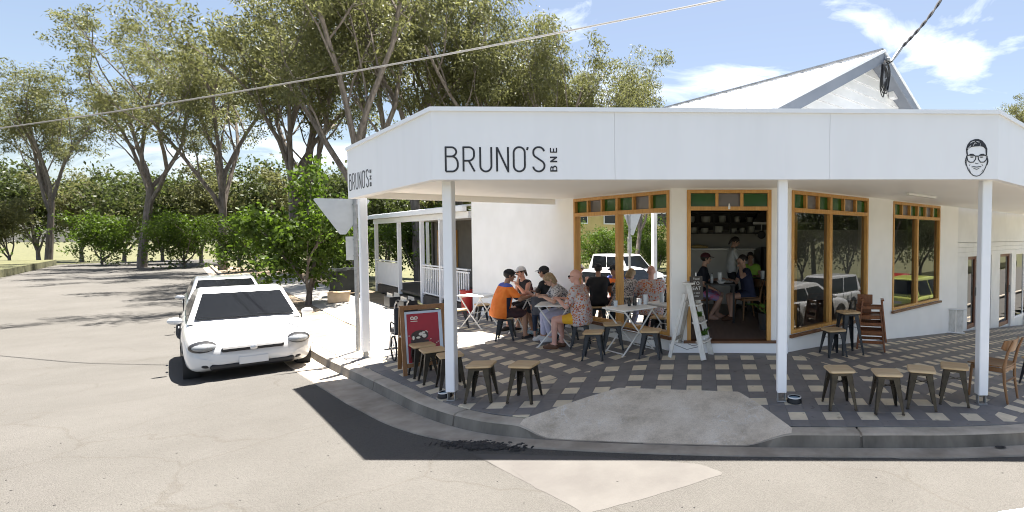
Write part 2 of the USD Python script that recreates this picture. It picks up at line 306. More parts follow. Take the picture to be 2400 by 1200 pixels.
    # road: aged chip seal with stones showing, cracks, patches
    M['road_seal'] = usdkit.material(stage, '/World/Looks/road_seal', {'geo': ('geometry', {}),
        'big': ('noise_texture', {'scale': .55, 'detail': 5.0, 'roughness': .6}), 'rb': ('rgb_ramp', {'ramp': [(.3, (.096, .090, .081)), (.7, (.122, .115, .105))]}),
        'st': ('voronoi_texture', {'scale': 95.0, 'randomness': 1.0}), 'rs': ('rgb_ramp', {'ramp': [(0, (1.10, 1.10, 1.09)), (.35, (1, 1, 1)), (.62, (.74, .74, .74))]}),
        'sp': ('noise_texture', {'scale': 16.0, 'detail': 3.0, 'roughness': .8}), 'rsp': ('rgb_ramp', {'ramp': [(.28, (.6, .58, .55)), (.34, (1, 1, 1)), (.74, (1, 1, 1)), (.78, (1.1, 1.09, 1.07))]}),
        'wn': ('noise_texture', {'scale': 1.6, 'detail': 6.0}), 'wv': ('vector_math', {'math_type': 'multiply_add', 'vector2': (.5, .5, .5)}),
        'cr': ('voronoi_texture', {'scale': .42, 'feature': 'distance_to_edge'}), 'rc': ('rgb_ramp', {'ramp': [(0, (.78, .75, .7)), (.004, (.9, .88, .86)), (.009, (1, 1, 1))]}),
        'm1': ('mix', {'mix_type': 'multiply', 'fac': 1.0}), 'm2': ('mix', {'mix_type': 'multiply', 'fac': .9}), 'm3': ('mix', {'mix_type': 'multiply', 'fac': .6}),
        'b': ('bump', {'strength': .7, 'distance': .012}), 'p': ('principled_bsdf', {'roughness': .9, 'specular_ior_level': .3})},
        [('geo.position', 'big.vector'), ('big.fac', 'rb.fac'), ('geo.position', 'st.vector'), ('st.distance', 'rs.fac'), ('geo.position', 'sp.vector'), ('sp.fac', 'rsp.fac'), ('geo.position', 'wn.vector'), ('wn.color', 'wv.vector1'), ('geo.position', 'wv.vector3'), ('wv.vector', 'cr.vector'), ('cr.distance', 'rc.fac'),
         ('rb.color', 'm1.color1'), ('rs.color', 'm1.color2'), ('m1.color', 'm2.color1'), ('rsp.color', 'm2.color2'), ('m2.color', 'm3.color1'), ('rc.color', 'm3.color2'), ('m3.color', 'p.base_color'), ('st.distance', 'b.height'), ('b.normal', 'p.normal')], surface='p.BSDF')
    # printed cloths
    def printed(name, base, cols, scale):
        ramp = [(i / len(cols), c) for i, c in enumerate(cols)]
        M[name] = usdkit.material(stage, '/World/Looks/' + name, {'tc': ('texture_coordinate', {}), 'v': ('voronoi_texture', {'scale': scale}), 'rp': ('rgb_ramp', {'ramp': ramp, 'interpolate': False}), 'sx': ('separate_xyz', {}), 'g': ('rgb_ramp', {'ramp': [(0, (1, 1, 1)), (.50, (1, 1, 1)), (.56, (0, 0, 0)), (1, (0, 0, 0))]}), 'm': ('mix', {'color1': base}), 'p': ('principled_bsdf', {'roughness': .85})},
            [('tc.object', 'v.vector'), ('v.color', 'sx.vector'), ('sx.x', 'rp.fac'), ('v.distance', 'g.fac'), ('g.color', 'm.fac'), ('rp.color', 'm.color2'), ('m.color', 'p.base_color')], surface='p.BSDF')
    printed('cloth_floral', (.52, .47, .46), [(.55, .13, .05), (.42, .33, .34), (.50, .20, .05), (.30, .07, .05), (.45, .42, .45)], 38)
    printed('cloth_dotted', (.55, .53, .54), [(.05, .05, .06), (.52, .50, .5), (.10, .10, .11)], 48)
    # hi-vis shirt: orange, with a royal blue yoke and navy side panels (sewn-in fields in the shirt's own coordinates)
    M['cloth_hivis'] = usdkit.material(stage, '/World/Looks/cloth_hivis', {'tc': ('texture_coordinate', {}), 'nz': ('noise_texture', {'scale': 14.0}), 'rp': ('rgb_ramp', {'ramp': [(.3, (.90, .19, .02)), (.7, (.96, .25, .03))]}), 'sx': ('separate_xyz', {}),
        'zy': ('math', {'math_type': 'greater_than', 'value2': 1.0}), 'xb': ('math', {'math_type': 'less_than', 'value2': .10}), 'yk': ('math', {'math_type': 'multiply'}), 'm1': ('mix', {'color2': (.07, .10, .42)}),
        'yr': ('math', {'math_type': 'less_than', 'value2': -.155}), 'xr': ('math', {'math_type': 'greater_than', 'value2': -.03}), 'zr': ('math', {'math_type': 'less_than', 'value2': .80}), 'q1': ('math', {'math_type': 'multiply'}), 'q2': ('math', {'math_type': 'multiply'}), 'm2': ('mix', {'color2': (.015, .018, .045)}), 'p': ('principled_bsdf', {'roughness': .7})},
        [('tc.object', 'nz.vector'), ('nz.fac', 'rp.fac'), ('tc.object', 'sx.vector'), ('sx.z', 'zy.value1'), ('sx.x', 'xb.value1'), ('zy.value', 'yk.value1'), ('xb.value', 'yk.value2'), ('yk.value', 'm1.fac'), ('rp.color', 'm1.color1'), ('sx.y', 'yr.value1'), ('sx.x', 'xr.value1'), ('sx.z', 'zr.value1'), ('yr.value', 'q1.value1'), ('xr.value', 'q1.value2'), ('q1.value', 'q2.value1'), ('zr.value', 'q2.value2'), ('q2.value', 'm2.fac'), ('m1.color', 'm2.color1'), ('m2.color', 'p.base_color')], surface='p.BSDF')
glass_mats()
# ---------------------------------------------------------------- where things stand: lines of sight met with the ground or a wall
def ray(px, py):
    xv, yv = (px - CX_PX) / F_PX, (CY_PX - py) / F_PX
    return np.array([xv, math.cos(PITCH) + yv * math.sin(PITCH), -math.sin(PITCH) + yv * math.cos(PITCH)])
CAM = np.array([0, 0, CAM_Z])
def on_z(px, py, z): d = ray(px, py); return CAM + d * ((z - CAM_Z) / d[2])
def project(p):
    q = np.atleast_2d(p) - CAM; c, s = math.cos(PITCH), math.sin(PITCH)
    dep = q[:, 1] * c - q[:, 2] * s; up = q[:, 1] * s + q[:, 2] * c
    dep = np.where(dep < .05, .05, dep)
    return np.stack([CX_PX + F_PX * q[:, 0] / dep, CY_PX - F_PX * up / dep, dep], 1)
WL, WR = np.array([-.44, 8.2]), np.array([1.41, 8.2])          # the shop's two front corners in plan
S2 = math.sqrt(.5)
class Frame:
    def __init__(s, o, u, n): s.o, s.u, s.n = np.array([*o, 0.0]), np.array([*u, 0.0]), np.array([*n, 0.0])
    def p(s, a, o, z): return s.o + s.u * a + s.n * o + np.array([0, 0, z])
    def hexa(s, mb, a0, a1, o0, o1, z0, z1):
        c = [s.p(a0, o0, z0), s.p(a1, o0, z0), s.p(a1, o1, z0), s.p(a0, o1, z0), s.p(a0, o0, z1), s.p(a1, o0, z1), s.p(a1, o1, z1), s.p(a0, o1, z1)]
        mb.hexa(c)
        if np.dot(np.cross(s.u, s.n), [0, 0, 1]) < 0: mb.f[-1] = mb.f[-1][:, ::-1]
        return mb
    def ext(s, mb, poly, o0, o1):
        return mb.extrude(poly, s.u, np.array([0, 0, 1.0]), s.n, s.p(0, o0, 0), o1 - o0)
    def hit(s, px, py, o=0.0):
        d = ray(px, py); t = np.dot(s.p(0, o, 0) - CAM, s.n) / np.dot(d, s.n); q = CAM + d * t - s.o
        return np.dot(q, s.u), q[2]
FL = Frame(WL, (-S2, S2), (-S2, -S2)); FF = Frame(WL, (1, 0), (0, -1)); FR = Frame(WR, (S2, S2), (S2, -S2))
LEN_L, LEN_R = 7.92, 7.45

KERB_PX = [(771, 830), (820, 860), (870, 886), (925, 913), (995, 946), (1064, 968), (1149, 985), (1193, 990), (1290, 998), (1500, 1007), (1740, 1013), (1857, 1014), (2000, 1015), (2167, 1015), (2300, 1012), (2400, 1007)]
kp = [on_z(x, y, -.28)[:2] for x, y in KERB_PX]
kp = [kp[0] + np.array([-1, 1]) * t for t in (36, 24, 16, 10, 6, 3.5, 1.6)] + kp + [np.array(q) for q in ((4.25, 5.9), (4.9, 6.4), (5.6, 7.05), (6.6, 8.05), (9, 10.45), (13, 14.45), (20, 21.45), (32, 33.45))]
from scipy.interpolate import CubicSpline
kp = np.array(kp); tt = np.r_[0, np.cumsum(np.linalg.norm(np.diff(kp, axis=0), axis=1))]
from scipy.interpolate import PchipInterpolator
pc = PchipInterpolator(tt, kp)
fine = np.unique(np.r_[np.linspace(0, tt[7] - .01, 60), np.linspace(tt[7], tt[23], 150), np.linspace(tt[23], tt[-1], 40)])
JT = np.arange(tt[7] - 12, tt[23], 2.35) + .4; JOFF = .011
fine = np.unique(np.r_[fine, (JT[:, None] + [-.014, -.009, .009, .014]).ravel()])
J_ = np.min(np.abs(fine[:, None] - JT[None]), axis=1) < JOFF
KERB = pc(fine)
ktan = np.gradient(KERB, axis=0); ktan /= np.linalg.norm(ktan, axis=1, keepdims=True)
KOUT = np.stack([ktan[:, 1], -ktan[:, 0]], 1)                     # towards the road
if KOUT[len(KOUT) // 2][1] > 0: KOUT = -KOUT
def seg_dist(P, line):
    best = np.full(len(P), 1e9)
    for a, b in zip(line[:-1], line[1:]):
        d = b - a; t = np.clip(((P - a) @ d) / (d @ d), 0, 1); best = np.minimum(best, np.linalg.norm(P - a - t[:, None] * d, axis=1))
    return best
WALL_LINE = np.array([WL + np.array([-1, 1]) * 40 * S2, WL, WR, WR + np.array([1, 1]) * 40 * S2])
sp = lambda x, w=.35: np.logaddexp(0, x / w) * w
def fall(x, y):
    ar = ((x - 1.41) + (y - 8.2)) * S2 - .3; al = ((-x - .44) + (y - 8.2)) * S2 - 3.5
    return -.092 * np.minimum(sp(ar), 14) - .052 * np.minimum(sp(al), 7)
GX, GY, GD = -34.0, 2.0, .25
gxs, gys = np.meshgrid(np.arange(GX, 34, GD), np.arange(GY, 40, GD), indexing='ij')
P_ = np.stack([gxs.ravel(), gys.ravel()], 1)
dk_, dw_ = seg_dist(P_, KERB[::2]), seg_dist(P_, WALL_LINE)
GG = (-.28 * dw_ / (dk_ + dw_ + 1e-6)).reshape(gxs.shape)
def gz(x, y):
    x, y = np.asarray(x, float), np.asarray(y, float)
    g = map_coordinates(GG, [(x.ravel() - GX) / GD, (y.ravel() - GY) / GD], order=1, mode='nearest').reshape(x.shape)
    return g + fall(x, y)
def zroad(x, y): return -.44 + fall(np.asarray(x, float), np.asarray(y, float))
def at(px, py, h=0.0):
    """the point h above the footpath that is seen at (px, py) of the photograph"""
    z = -.1 + h
    for _ in range(25):
        p = on_z(px, py, z); z = float(gz(p[0], p[1])) + h
    return np.array([p[0], p[1], z])
def ground_at(px, py, h=0.0): p = at(px, py, h); return np.array([p[0], p[1], p[2] - h])

# ---------------------------------------------------------------- ground
def sheet(xs, ys, zf, keep=None):
    X, Y = np.meshgrid(xs, ys, indexing='ij'); v = np.stack([X, Y, zf(X, Y)], -1).reshape(-1, 3); n = len(ys)
    q = np.array([[i * n + j, (i + 1) * n + j, (i + 1) * n + j + 1, i * n + j + 1] for i in range(len(xs) - 1) for j in range(n - 1)])
    if keep is not None: q = q[keep(v[q].mean(1))]
    return MB().add(v, q)
single('ground', sheet(np.r_[-400, -200, np.linspace(-100, 100, 41), 200, 400], np.r_[-300, -150, np.linspace(-80, 120, 41), 250, 500], lambda x, y: zroad(x, y) - .35 + .3 * (meshkit.fbm(np.stack([x / 30, y / 30, 0 * x], -1)) - .5)), 'grass', 'grassy ground reaching out to the trees', kind='structure')
single('road', sheet(np.arange(-60, 60.1, 1.0), np.arange(-40, 60.1, 1.0), zroad, lambda c: (c[:, 0] + c[:, 1] < 4.5) & (c[:, 0] + c[:, 1] > -11.5) & (c[:, 0] < 6) | (c[:, 0] - c[:, 1] > -5) & (c[:, 0] - c[:, 1] < 10) & (c[:, 0] > -3) | (np.abs(c[:, 0]) < 12) & (c[:, 1] > -9) & (c[:, 1] < 7)), 'road_seal', 'pale worn road in front of the cafe corner', kind='structure')
# kerb: top, face, gutter pan; lowered at the ramp
kz = fall(KERB[:, 0], KERB[:, 1])
kpx = project(np.c_[KERB, kz - .28])[:, 0]
low = np.clip((kpx - 1205) / 85, 0, 1) * np.clip((1862 - kpx) / 125, 0, 1)
front = (KERB[:, 1] < 8) & (np.abs(KERB[:, 0]) < 8)
low = np.where(front, low * low * (3 - 2 * low), 0)
panw = np.interp(kpx, [900, 1250], [.46, .24]); panw[KERB[:, 0] < -5] = .46; panw[KERB[:, 0] > 2] = .26
def kerb_rows(prof):
    """prof(i) -> list of (outward offset, z)"""
    rows = []
    for i in range(len(KERB)):
        rows.append([[*(KERB[i] + KOUT[i] * o), z + kz[i]] for o, z in prof(i)])
    return np.array(rows)
def strip(rows):
    n, m = rows.shape[:2]; q = [[i * m + j, i * m + j + 1, (i + 1) * m + j + 1, (i + 1) * m + j] for i in range(n - 1) for j in range(m - 1)]
    return rows.reshape(-1, 3), np.array(q)
wob = .006 * (meshkit.fbm(np.c_[KERB * 2.2, 0 * kz]) - .5)
kerb_top = lambda i: (-.28 + wob[i] - .02 * J_[i]) * (1 - low[i]) + (-.424) * low[i]
kr = kerb_rows(lambda i: [(-.17, kerb_top(i) - .04), (-.165, kerb_top(i) + .002), (-.02, kerb_top(i)), (.0, kerb_top(i) - .006 * (1 - low[i])), (.012, kerb_top(i) - .022 * (1 - low[i])), (.035, min(-.428, kerb_top(i) - .004)), (.036, -.47)])
kr[J_, 4:6, :2] -= KOUT[J_][:, None] * .014
kb = thing('kerb', 'stained grey concrete kerb curving round the corner, dropped at the ramp', kind='structure')
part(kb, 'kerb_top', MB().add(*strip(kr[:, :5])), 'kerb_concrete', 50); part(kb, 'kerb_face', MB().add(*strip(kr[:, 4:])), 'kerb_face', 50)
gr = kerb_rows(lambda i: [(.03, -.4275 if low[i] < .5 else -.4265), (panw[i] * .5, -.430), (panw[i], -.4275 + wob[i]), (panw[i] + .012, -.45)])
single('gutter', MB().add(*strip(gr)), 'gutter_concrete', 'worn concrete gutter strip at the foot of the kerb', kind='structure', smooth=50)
# ramp
RT = [at(1441, 909), at(1740, 919)]
ZB = -.4255
RB = [on_z(x, y, ZB) for x, y in ((1312, 1023), (1400, 1029), (1500, 1034), (1600, 1038), (1725, 1043))]
RLc, RRc = at(1228, 982), at(1857, 1004)
def ramp_mesh():
    nu, nv = 110, 24; v = []
    top = [RLc] + [RLc * .35 + RT[0] * .65] + [RT[0] * (1 - t) + RT[1] * t for t in np.linspace(.03, .97, 8)] + [RRc * .35 + RT[1] * .65] + [RRc]
    # bottom row: along the kerb's own front edge from left corner to right corner
    a0, a1 = np.argmin(np.linalg.norm(KERB - RLc[:2], axis=1)), np.argmin(np.linalg.norm(KERB - RRc[:2], axis=1))
    i0, i1 = min(a0, a1), max(a0, a1); bot = kr[i0:i1 + 1, 3] if a0 < a1 else kr[i0:i1 + 1, 3][::-1]
    def resample(p, n):
        p = np.array(p); t = np.r_[0, np.cumsum(np.linalg.norm(np.diff(p[:, :2], axis=0), axis=1))]; u = np.linspace(0, t[-1], n); return np.stack([np.interp(u, t, p[:, k]) for k in range(3)], 1)
    T, B = resample(top, nu), resample(bot, nu)
    B[:, 2] += .003
    T[:, 2] += .004
    for j in range(nv):
        t = j / (nv - 1); v.append(T * (1 - t) + B * t)
    v = np.array(v); v[1:-1, 1:-1, 2] += .012 * (meshkit.fbm(v[1:-1, 1:-1] * 2.5) - .5)
    q = [[i * nu + j, (i + 1) * nu + j, (i + 1) * nu + j + 1, i * nu + j + 1] for i in range(nv - 1) for j in range(nu - 1)]
    return v.reshape(-1, 3), np.array(q), Polygon(np.vstack([T[:, :2], B[::-1, :2]])).buffer(0)
rv, rq, RAMP = ramp_mesh()
M['ramp_concrete'] = usdkit.material(stage, '/World/Looks/ramp_concrete', {'geo': ('geometry', {}), 'a': ('noise_texture', {'scale': 2.6, 'detail': 10.0, 'roughness': .72}), 'ra': ('rgb_ramp', {'ramp': [(.28, (.44, .37, .28)), (.5, (.69, .60, .48)), (.72, (.82, .74, .62))]}),
    'sc': ('noise_texture', {'scale': 3.1, 'detail': 4.0, 'distortion': 2.6}), 'rsc': ('rgb_ramp', {'ramp': [(.478, (0, 0, 0)), (.5, (.65, .65, .65)), (.522, (0, 0, 0))]}), 'br': ('noise_texture', {'scale': 1.7, 'detail': 3.0}), 'rbr': ('rgb_ramp', {'ramp': [(.48, (0, 0, 0)), (.62, (1, 1, 1))]}), 'sm': ('math', {'math_type': 'multiply'}), 'ms': ('mix', {'color2': (.80, .79, .77)}),
    'st': ('noise_texture', {'scale': 70.0, 'detail': 5.0, 'roughness': .8}), 'rs': ('rgb_ramp', {'ramp': [(.3, (.72, .71, .69)), (.5, (1, 1, 1)), (.72, (1.14, 1.13, 1.12))]}), 'm': ('mix', {'mix_type': 'multiply', 'fac': 1.0}), 'b': ('bump', {'strength': .6, 'distance': .008}), 'p': ('principled_bsdf', {'roughness': .92, 'specular_ior_level': .3})},
    [('geo.position', 'a.vector'), ('a.fac', 'ra.fac'), ('geo.position', 'sc.vector'), ('sc.fac', 'rsc.fac'), ('geo.position', 'br.vector'), ('br.fac', 'rbr.fac'), ('rsc.color', 'sm.value1'), ('rbr.color', 'sm.value2'), ('sm.value', 'ms.fac'), ('ra.color', 'ms.color1'), ('geo.position', 'st.vector'), ('st.fac', 'rs.fac'), ('ms.color', 'm.color1'), ('rs.color', 'm.color2'), ('m.color', 'p.base_color'), ('st.fac', 'b.height'), ('b.normal', 'p.normal')], surface='p.BSDF')
single('pram_ramp', MB().add(rv, rq), 'ramp_concrete', 'scuffed concrete pram ramp sloping from the tiles to the gutter', kind='structure', smooth=True)

# footpath: tiles one by one
def footpath():
    inner = KERB - KOUT * .165
    w0 = WL + np.array([-S2, S2]) * 10.5; w1 = WR + np.array([S2, S2]) * 17
    region = Polygon(np.vstack([inner, WR + np.array([S2, S2]) * 36, w1, WR, WL, w0, w0 + np.array([-S2, S2]) * 24])).buffer(0)
    cutL = LineString([w0, w0 + np.array([-6, -6])])
    # tiled stretch: along the left wing to s=9, along the right wing to s=16
    tiled = Polygon([WL + np.array([-S2, S2]) * 8.6, WL + np.array([-S2, S2]) * 8.6 + np.array([-5, -5]), (-3, -1), (4, -1), WR + np.array([S2, S2]) * 16 + np.array([5, -5]), WR + np.array([S2, S2]) * 16, WR, WL])
    area = region.intersection(tiled).difference(RAMP.buffer(.002))
    mL, mR = np.array([-.83, -.55]), np.array([.67, -.74])
    zoneF = Polygon([WL + (0, 2), WL, WL + mL * 8, WR + mR * 8, WR, WR + (0, 2)])
    zoneL = Polygon([WL, WL + mL * 8, WL + mL * 8 + np.array([-12, 8]), WL + np.array([-S2, S2]) * 12, WL + (-1, 2), WL + (0, 2)])
    zoneR = Polygon([WR, WR + mR * 8, (25, 12), WR + np.array([S2, S2]) * 20, WR + (0, 3)])
    rnd = random.Random(5); tiles = []
    sz = .2
    for zone, o, a, cream in ((zoneF, np.array([-.375, 8.19]), (1, 0), (1, 1)), (zoneL, WL + np.array([.0, .0]), (-S2, S2), (0, 1)), (zoneR, WR, (S2, S2), (1, 1))):
        zn = zone.intersection(area); a = np.array(a); b = np.array([a[1], -a[0]]) if zone is not zoneL else np.array([-a[1], a[0]])
        pa = np.array([(np.dot(np.array(q) - o, a), np.dot(np.array(q) - o, b)) for g in getattr(zn, 'geoms', [zn]) for q in g.exterior.coords])
        i0, j0 = np.floor(pa.min(0) / sz).astype(int); i1, j1 = np.ceil(pa.max(0) / sz).astype(int)
        from shapely.prepared import prep
        pz = prep(zn)
        for i in range(i0, i1):
            for j in range(j0, j1):
                c = [o + a * (i + di) * sz + b * (j + dj) * sz for di, dj in ((.0, .0), (1, 0), (1, 1), (0, 1))]
                T = Polygon(c)
                if not pz.intersects(T): continue
                if not pz.contains(T): T = T.intersection(zn)
                if T.area < 1e-4: continue
                T = T.buffer(-.0016, join_style=2)
                for g in getattr(T, 'geoms', [T]):
                    if g.area < 2e-4: continue
                    is_cream = (i % 2 == cream[0] % 2) and (j % 2 == cream[1] % 2)
                    k = rnd.uniform(.93, 1.07)
                    tone = np.array([.72, .63, .475]) * k if is_cream else np.array([.205, .194, .19]) * k
                    tiles.append((g, tone, rnd.uniform(-.0012, .0012)))
    return region, area, tiles
REGION, TILED, TILES = footpath()
fp = thing('footpath', 'footpath of dark and cream square tiles under the awning', kind='structure')
def tile_mesh(g, dz):
    c = np.array(g.exterior.coords)[:-1]
    if Polygon(c).exterior.is_ccw is False: c = c[::-1]
    z = gz(c[:, 0], c[:, 1]) + dz; n = len(c)
    v = np.vstack([np.c_[c, z], np.c_[c, z - .012]])
    f = [[0, i, i + 1] for i in range(1, n - 1)] + [t for i in range(n) for t in ([i, n + i, n + (i + 1) % n], [i, n + (i + 1) % n, (i + 1) % n])]
    return v, np.array(f)
def tile_size(g):
    c = np.array(g.exterior.coords)[:-1]; p = project(np.c_[c, gz(c[:, 0], c[:, 1])])
    q = np.clip(p[:, :2], [0, 0], [2400, 1200])
    return Polygon(q).area if p[:, 2].min() > .5 else 0
TILES.sort(key=lambda t: -tile_size(t[0]))
def tone_primvar(prim, cols):
    UsdGeom.PrimvarsAPI(prim).CreatePrimvar('tile_tone', Sdf.ValueTypeNames.Color3fArray, 'vertex').Set(Vt.Vec3fArray.FromNumpy(np.asarray(cols, np.float32)))
for g, tone, dz in TILES[:300]:
    v, f = tile_mesh(g, dz)
    tone_primvar(part(fp, 'paving_tile', (v, f), 'paving', False), np.tile(tone, (len(v), 1)))
rest, cols = MB(), []
for g, tone, dz in TILES[300:]:
    v, f = tile_mesh(g, dz); rest.add(v, f); cols.append(np.tile(tone, (len(v), 1)))
tone_primvar(part(fp, 'far_paving_tiles', rest, 'paving', False, kind='stuff'), np.vstack(cols))
def drape(poly, dz, step=.5, zf=gz):
    mb = MB()
    for g in getattr(poly, 'geoms', [poly]):
        if g.is_empty or g.geom_type != 'Polygon': continue
        x0, y0, x1, y1 = g.bounds
        for x in np.arange(x0, x1, step):
            col = sbox(x, y0 - 1, x + step, y1 + 1).intersection(g)
            for h in getattr(col, 'geoms', [col]):
                if h.is_empty or h.geom_type != 'Polygon': continue
                a0, b0, a1, b1 = h.bounds
                for y in np.arange(b0, b1, step):
                    cell = sbox(a0 - 1, y, a1 + 1, y + step).intersection(h)
                    for k in getattr(cell, 'geoms', [cell]):
                        if k.is_empty or k.geom_type != 'Polygon': continue
                        c = np.array(k.exterior.coords)[:-1]
                        if not k.exterior.is_ccw: c = c[::-1]
                        mb.add(np.c_[c, zf(c[:, 0], c[:, 1]) + dz], [[0, i, i + 1] for i in range(1, len(c) - 1)])
    return mb
part(fp, 'mortar_bed', drape(TILED, -.006, .5), 'mortar')
left_path = REGION.difference(TILED.buffer(.003)).difference(RAMP.buffer(.05)).intersection(sbox(-40, 5, -3, 45))
# concrete strip next to the tiles, dirt and grass verge beyond
al = lambda s0, s1, d0, d1: Polygon([WL + np.array([-S2, S2]) * s + np.array([-S2, -S2]) * d for s, d in ((s0, d0), (s1, d0), (s1, d1), (s0, d1))])
single('path', drape(left_path.intersection(al(8.3, 34, .8, 2.3)), 0.0, 1.0), 'concrete', 'pale concrete path leading past the verandah house', kind='structure')
single('verge', drape(left_path.difference(al(8.3, 34, .8, 2.3)), -.012, 1.0), 'dirt', 'bare sandy verge beside the concrete path', kind='structure')
# ---------------------------------------------------------------- the cafe
cafe = thing('cafe_building', 'white rendered corner cafe with orange timber windows and a white gabled roof', 'cafe')
Z_EAVE = 3.12
SILL_L, SILL_R, HEAD, TR0, TR1 = .235, .265, 2.545, 2.20, 2.27
WIN_L = (.05, 2.86); DOOR = (.24, 1.565); WIN_R1 = (.06, 2.575); WIN_R2 = (3.66, 6.20)
def wall(frame, length, holes, zb, name='wall'):
    P = Polygon([(0, zb[0]), (length, zb[1]), (length, Z_EAVE), (0, Z_EAVE)])
    for h in holes: P = P.difference(sbox(*h))
    part(cafe, name, frame.ext(MB(), P, 0, -.2), 'white_render', False)
wall(FL, LEN_L, [(WIN_L[0], SILL_L, WIN_L[1], HEAD)], (-.9, -1.2))
wall(FF, 1.85, [(DOOR[0], .14, DOOR[1], HEAD)], (-.9, -.9))
wall(FR, LEN_R, [(WIN_R1[0], SILL_R, WIN_R1[1], HEAD), (WIN_R2[0], SILL_R + .01, WIN_R2[1], HEAD)], (-.9, -1.6))
# end walls and back wall
e0 = FL.p(LEN_L, 0, 0); e1 = FR.p(LEN_R, 0, 0)
mb = MB(); FE = Frame(e0[:2], (S2, S2), (-S2, S2)); FE.hexa(mb, .22, 10.5, -.2, 0, -1.2, Z_EAVE); part(cafe, 'wall', mb, 'white_render', False)
mb = MB(); FE2 = Frame(e1[:2], (-S2, S2), (S2, S2)); FE2.hexa(mb, .22, 9.0, -.2, 0, -1.6, Z_EAVE); part(cafe, 'wall', mb, 'white_render', False)
# white plinth step under the door
mb = MB(); FF.hexa(mb, -.04, 1.83, .002, .075, -.3, .135); part(cafe, 'door_step', mb, 'white_paint', False)
def win(frame, s0, s1, z0, z1, mull, trans, kinds, name='window', sill=True, extra=None):
    """timber window: frame (the part), panes and sill (its sub-parts)"""
    fr, w = MB(), .055
    H = lambda a0, a1, b0, b1, o0=.018, o1=-.10: frame.hexa(fr, a0, a1, o1, o0, b0, b1)
    H(s0, s0 + w, z0, z1); H(s1 - w, s1, z0, z1); H(s0 + w, s1 - w, z1 - w, z1, .02); H(s0 + w, s1 - w, z0, z0 + w, .016)
    H(s0 + w, s1 - w, TR0, TR1, .022)
    for m in mull: H(m - .045, m + .045, z0 + w, TR0, .014); H(m - .035, m + .035, TR1, z1 - w, .014)
    cells = [s0 + w] + [q for m in mull for q in (m - .035, m + .035)] + [s1 - w]
    tcells = []
    for a, b in zip(cells[::2], cells[1::2]):
        wd = (b - a + .045) / trans
        for k in range(trans):
            ta, tb = a + k * wd, a + k * wd + wd - .045
            tcells.append((ta, tb))
            if k < trans - 1: H(tb, tb + .045, TR1, z1 - w, .012)
    if extra: extra(fr, H)
    wp = part(cafe, name, fr, 'timber_frame', False)
    for i, (a, b) in enumerate(tcells):
        g = MB(); frame.hexa(g, a + .003, b - .003, -.050, -.044, TR1 + .003, z1 - w - .003)
        part(wp, 'transom_pane', g, kinds[i % len(kinds)], False)
    cells = [s0 + w] + [q for m in mull for q in (m - .045, m + .045)] + [s1 - w]
    for a, b in zip(cells[::2], cells[1::2]):
        if name == 'door': break
        g = MB(); g.add([frame.p(a - .002, -.045, z0 + w - .002), frame.p(b + .002, -.045, z0 + w - .002), frame.p(b + .002, -.045, TR0 + .002), frame.p(a - .002, -.045, TR0 + .002)], [[0, 1, 2], [0, 2, 3]])
        part(wp, 'pane', g, 'window_glass', False)
    if sill:
        g = MB(); frame.hexa(g, s0 - .06, s1 + .06, .019, .062, z0 - .055, z0 - .008); part(wp, 'sill', g, 'dark_sill', False)
    return wp
K3 = ['green_glass', 'grey_glass', 'green_glass']
def leaf_l(fr, H): H(.25, .36, SILL_L + .055, TR0, -.055, -.095)
def leaf_r(fr, H): H(.20, .30, SILL_R + .055, TR0, -.055, -.095)
win(FL, *WIN_L, SILL_L, HEAD, [1.44], 3, K3, extra=leaf_l)
win(FR, *WIN_R1, SILL_R, HEAD, [1.225], 3, K3, extra=leaf_r)
win(FR, *WIN_R2, SILL_R + .01, HEAD, [4.90], 3, K3)
# the shop door opening: frame, transom of three coloured panes, dark threshold, small white catch
fr = MB(); w = .06; s0, s1 = DOOR
for a0, a1, b0, b1, o in ((s0, s0 + w, .14, HEAD, .02), (s1 - w, s1, .14, HEAD, .02), (s0 + w, s1 - w, HEAD - .05, HEAD, .022), (s0 + w, s1 - w, 2.225, 2.285, .024), (s0 + .445, s0 + .495, 2.285, HEAD - .05, .015), (s0 + .835, s0 + .885, 2.285, HEAD - .05, .015)):
    FF.hexa(fr, a0, a1, -.12, o, b0, b1)
dp = part(cafe, 'door_frame', fr, 'timber_frame', False)
for (a, b), k in zip(((s0 + w, s0 + .445), (s0 + .495, s0 + .835), (s0 + .885, s1 - w)), K3):
    g = MB(); FF.hexa(g, a + .003, b - .003, -.050, -.044, 2.288, HEAD - .053); part(dp, 'transom_pane', g, k, False)
g = MB(); FF.hexa(g, s0 - .05, s1 + .24, -.1, .085, .137, .172); part(dp, 'threshold', g, 'dark_sill', False)
g = MB(); g.box(FF.p(.90, .035, 2.27), (.035, .02, .06), .006); g.box(FF.p(.90, .04, 2.31), (.02, .02, .04), .005); part(dp, 'catch', g, 'china_white')

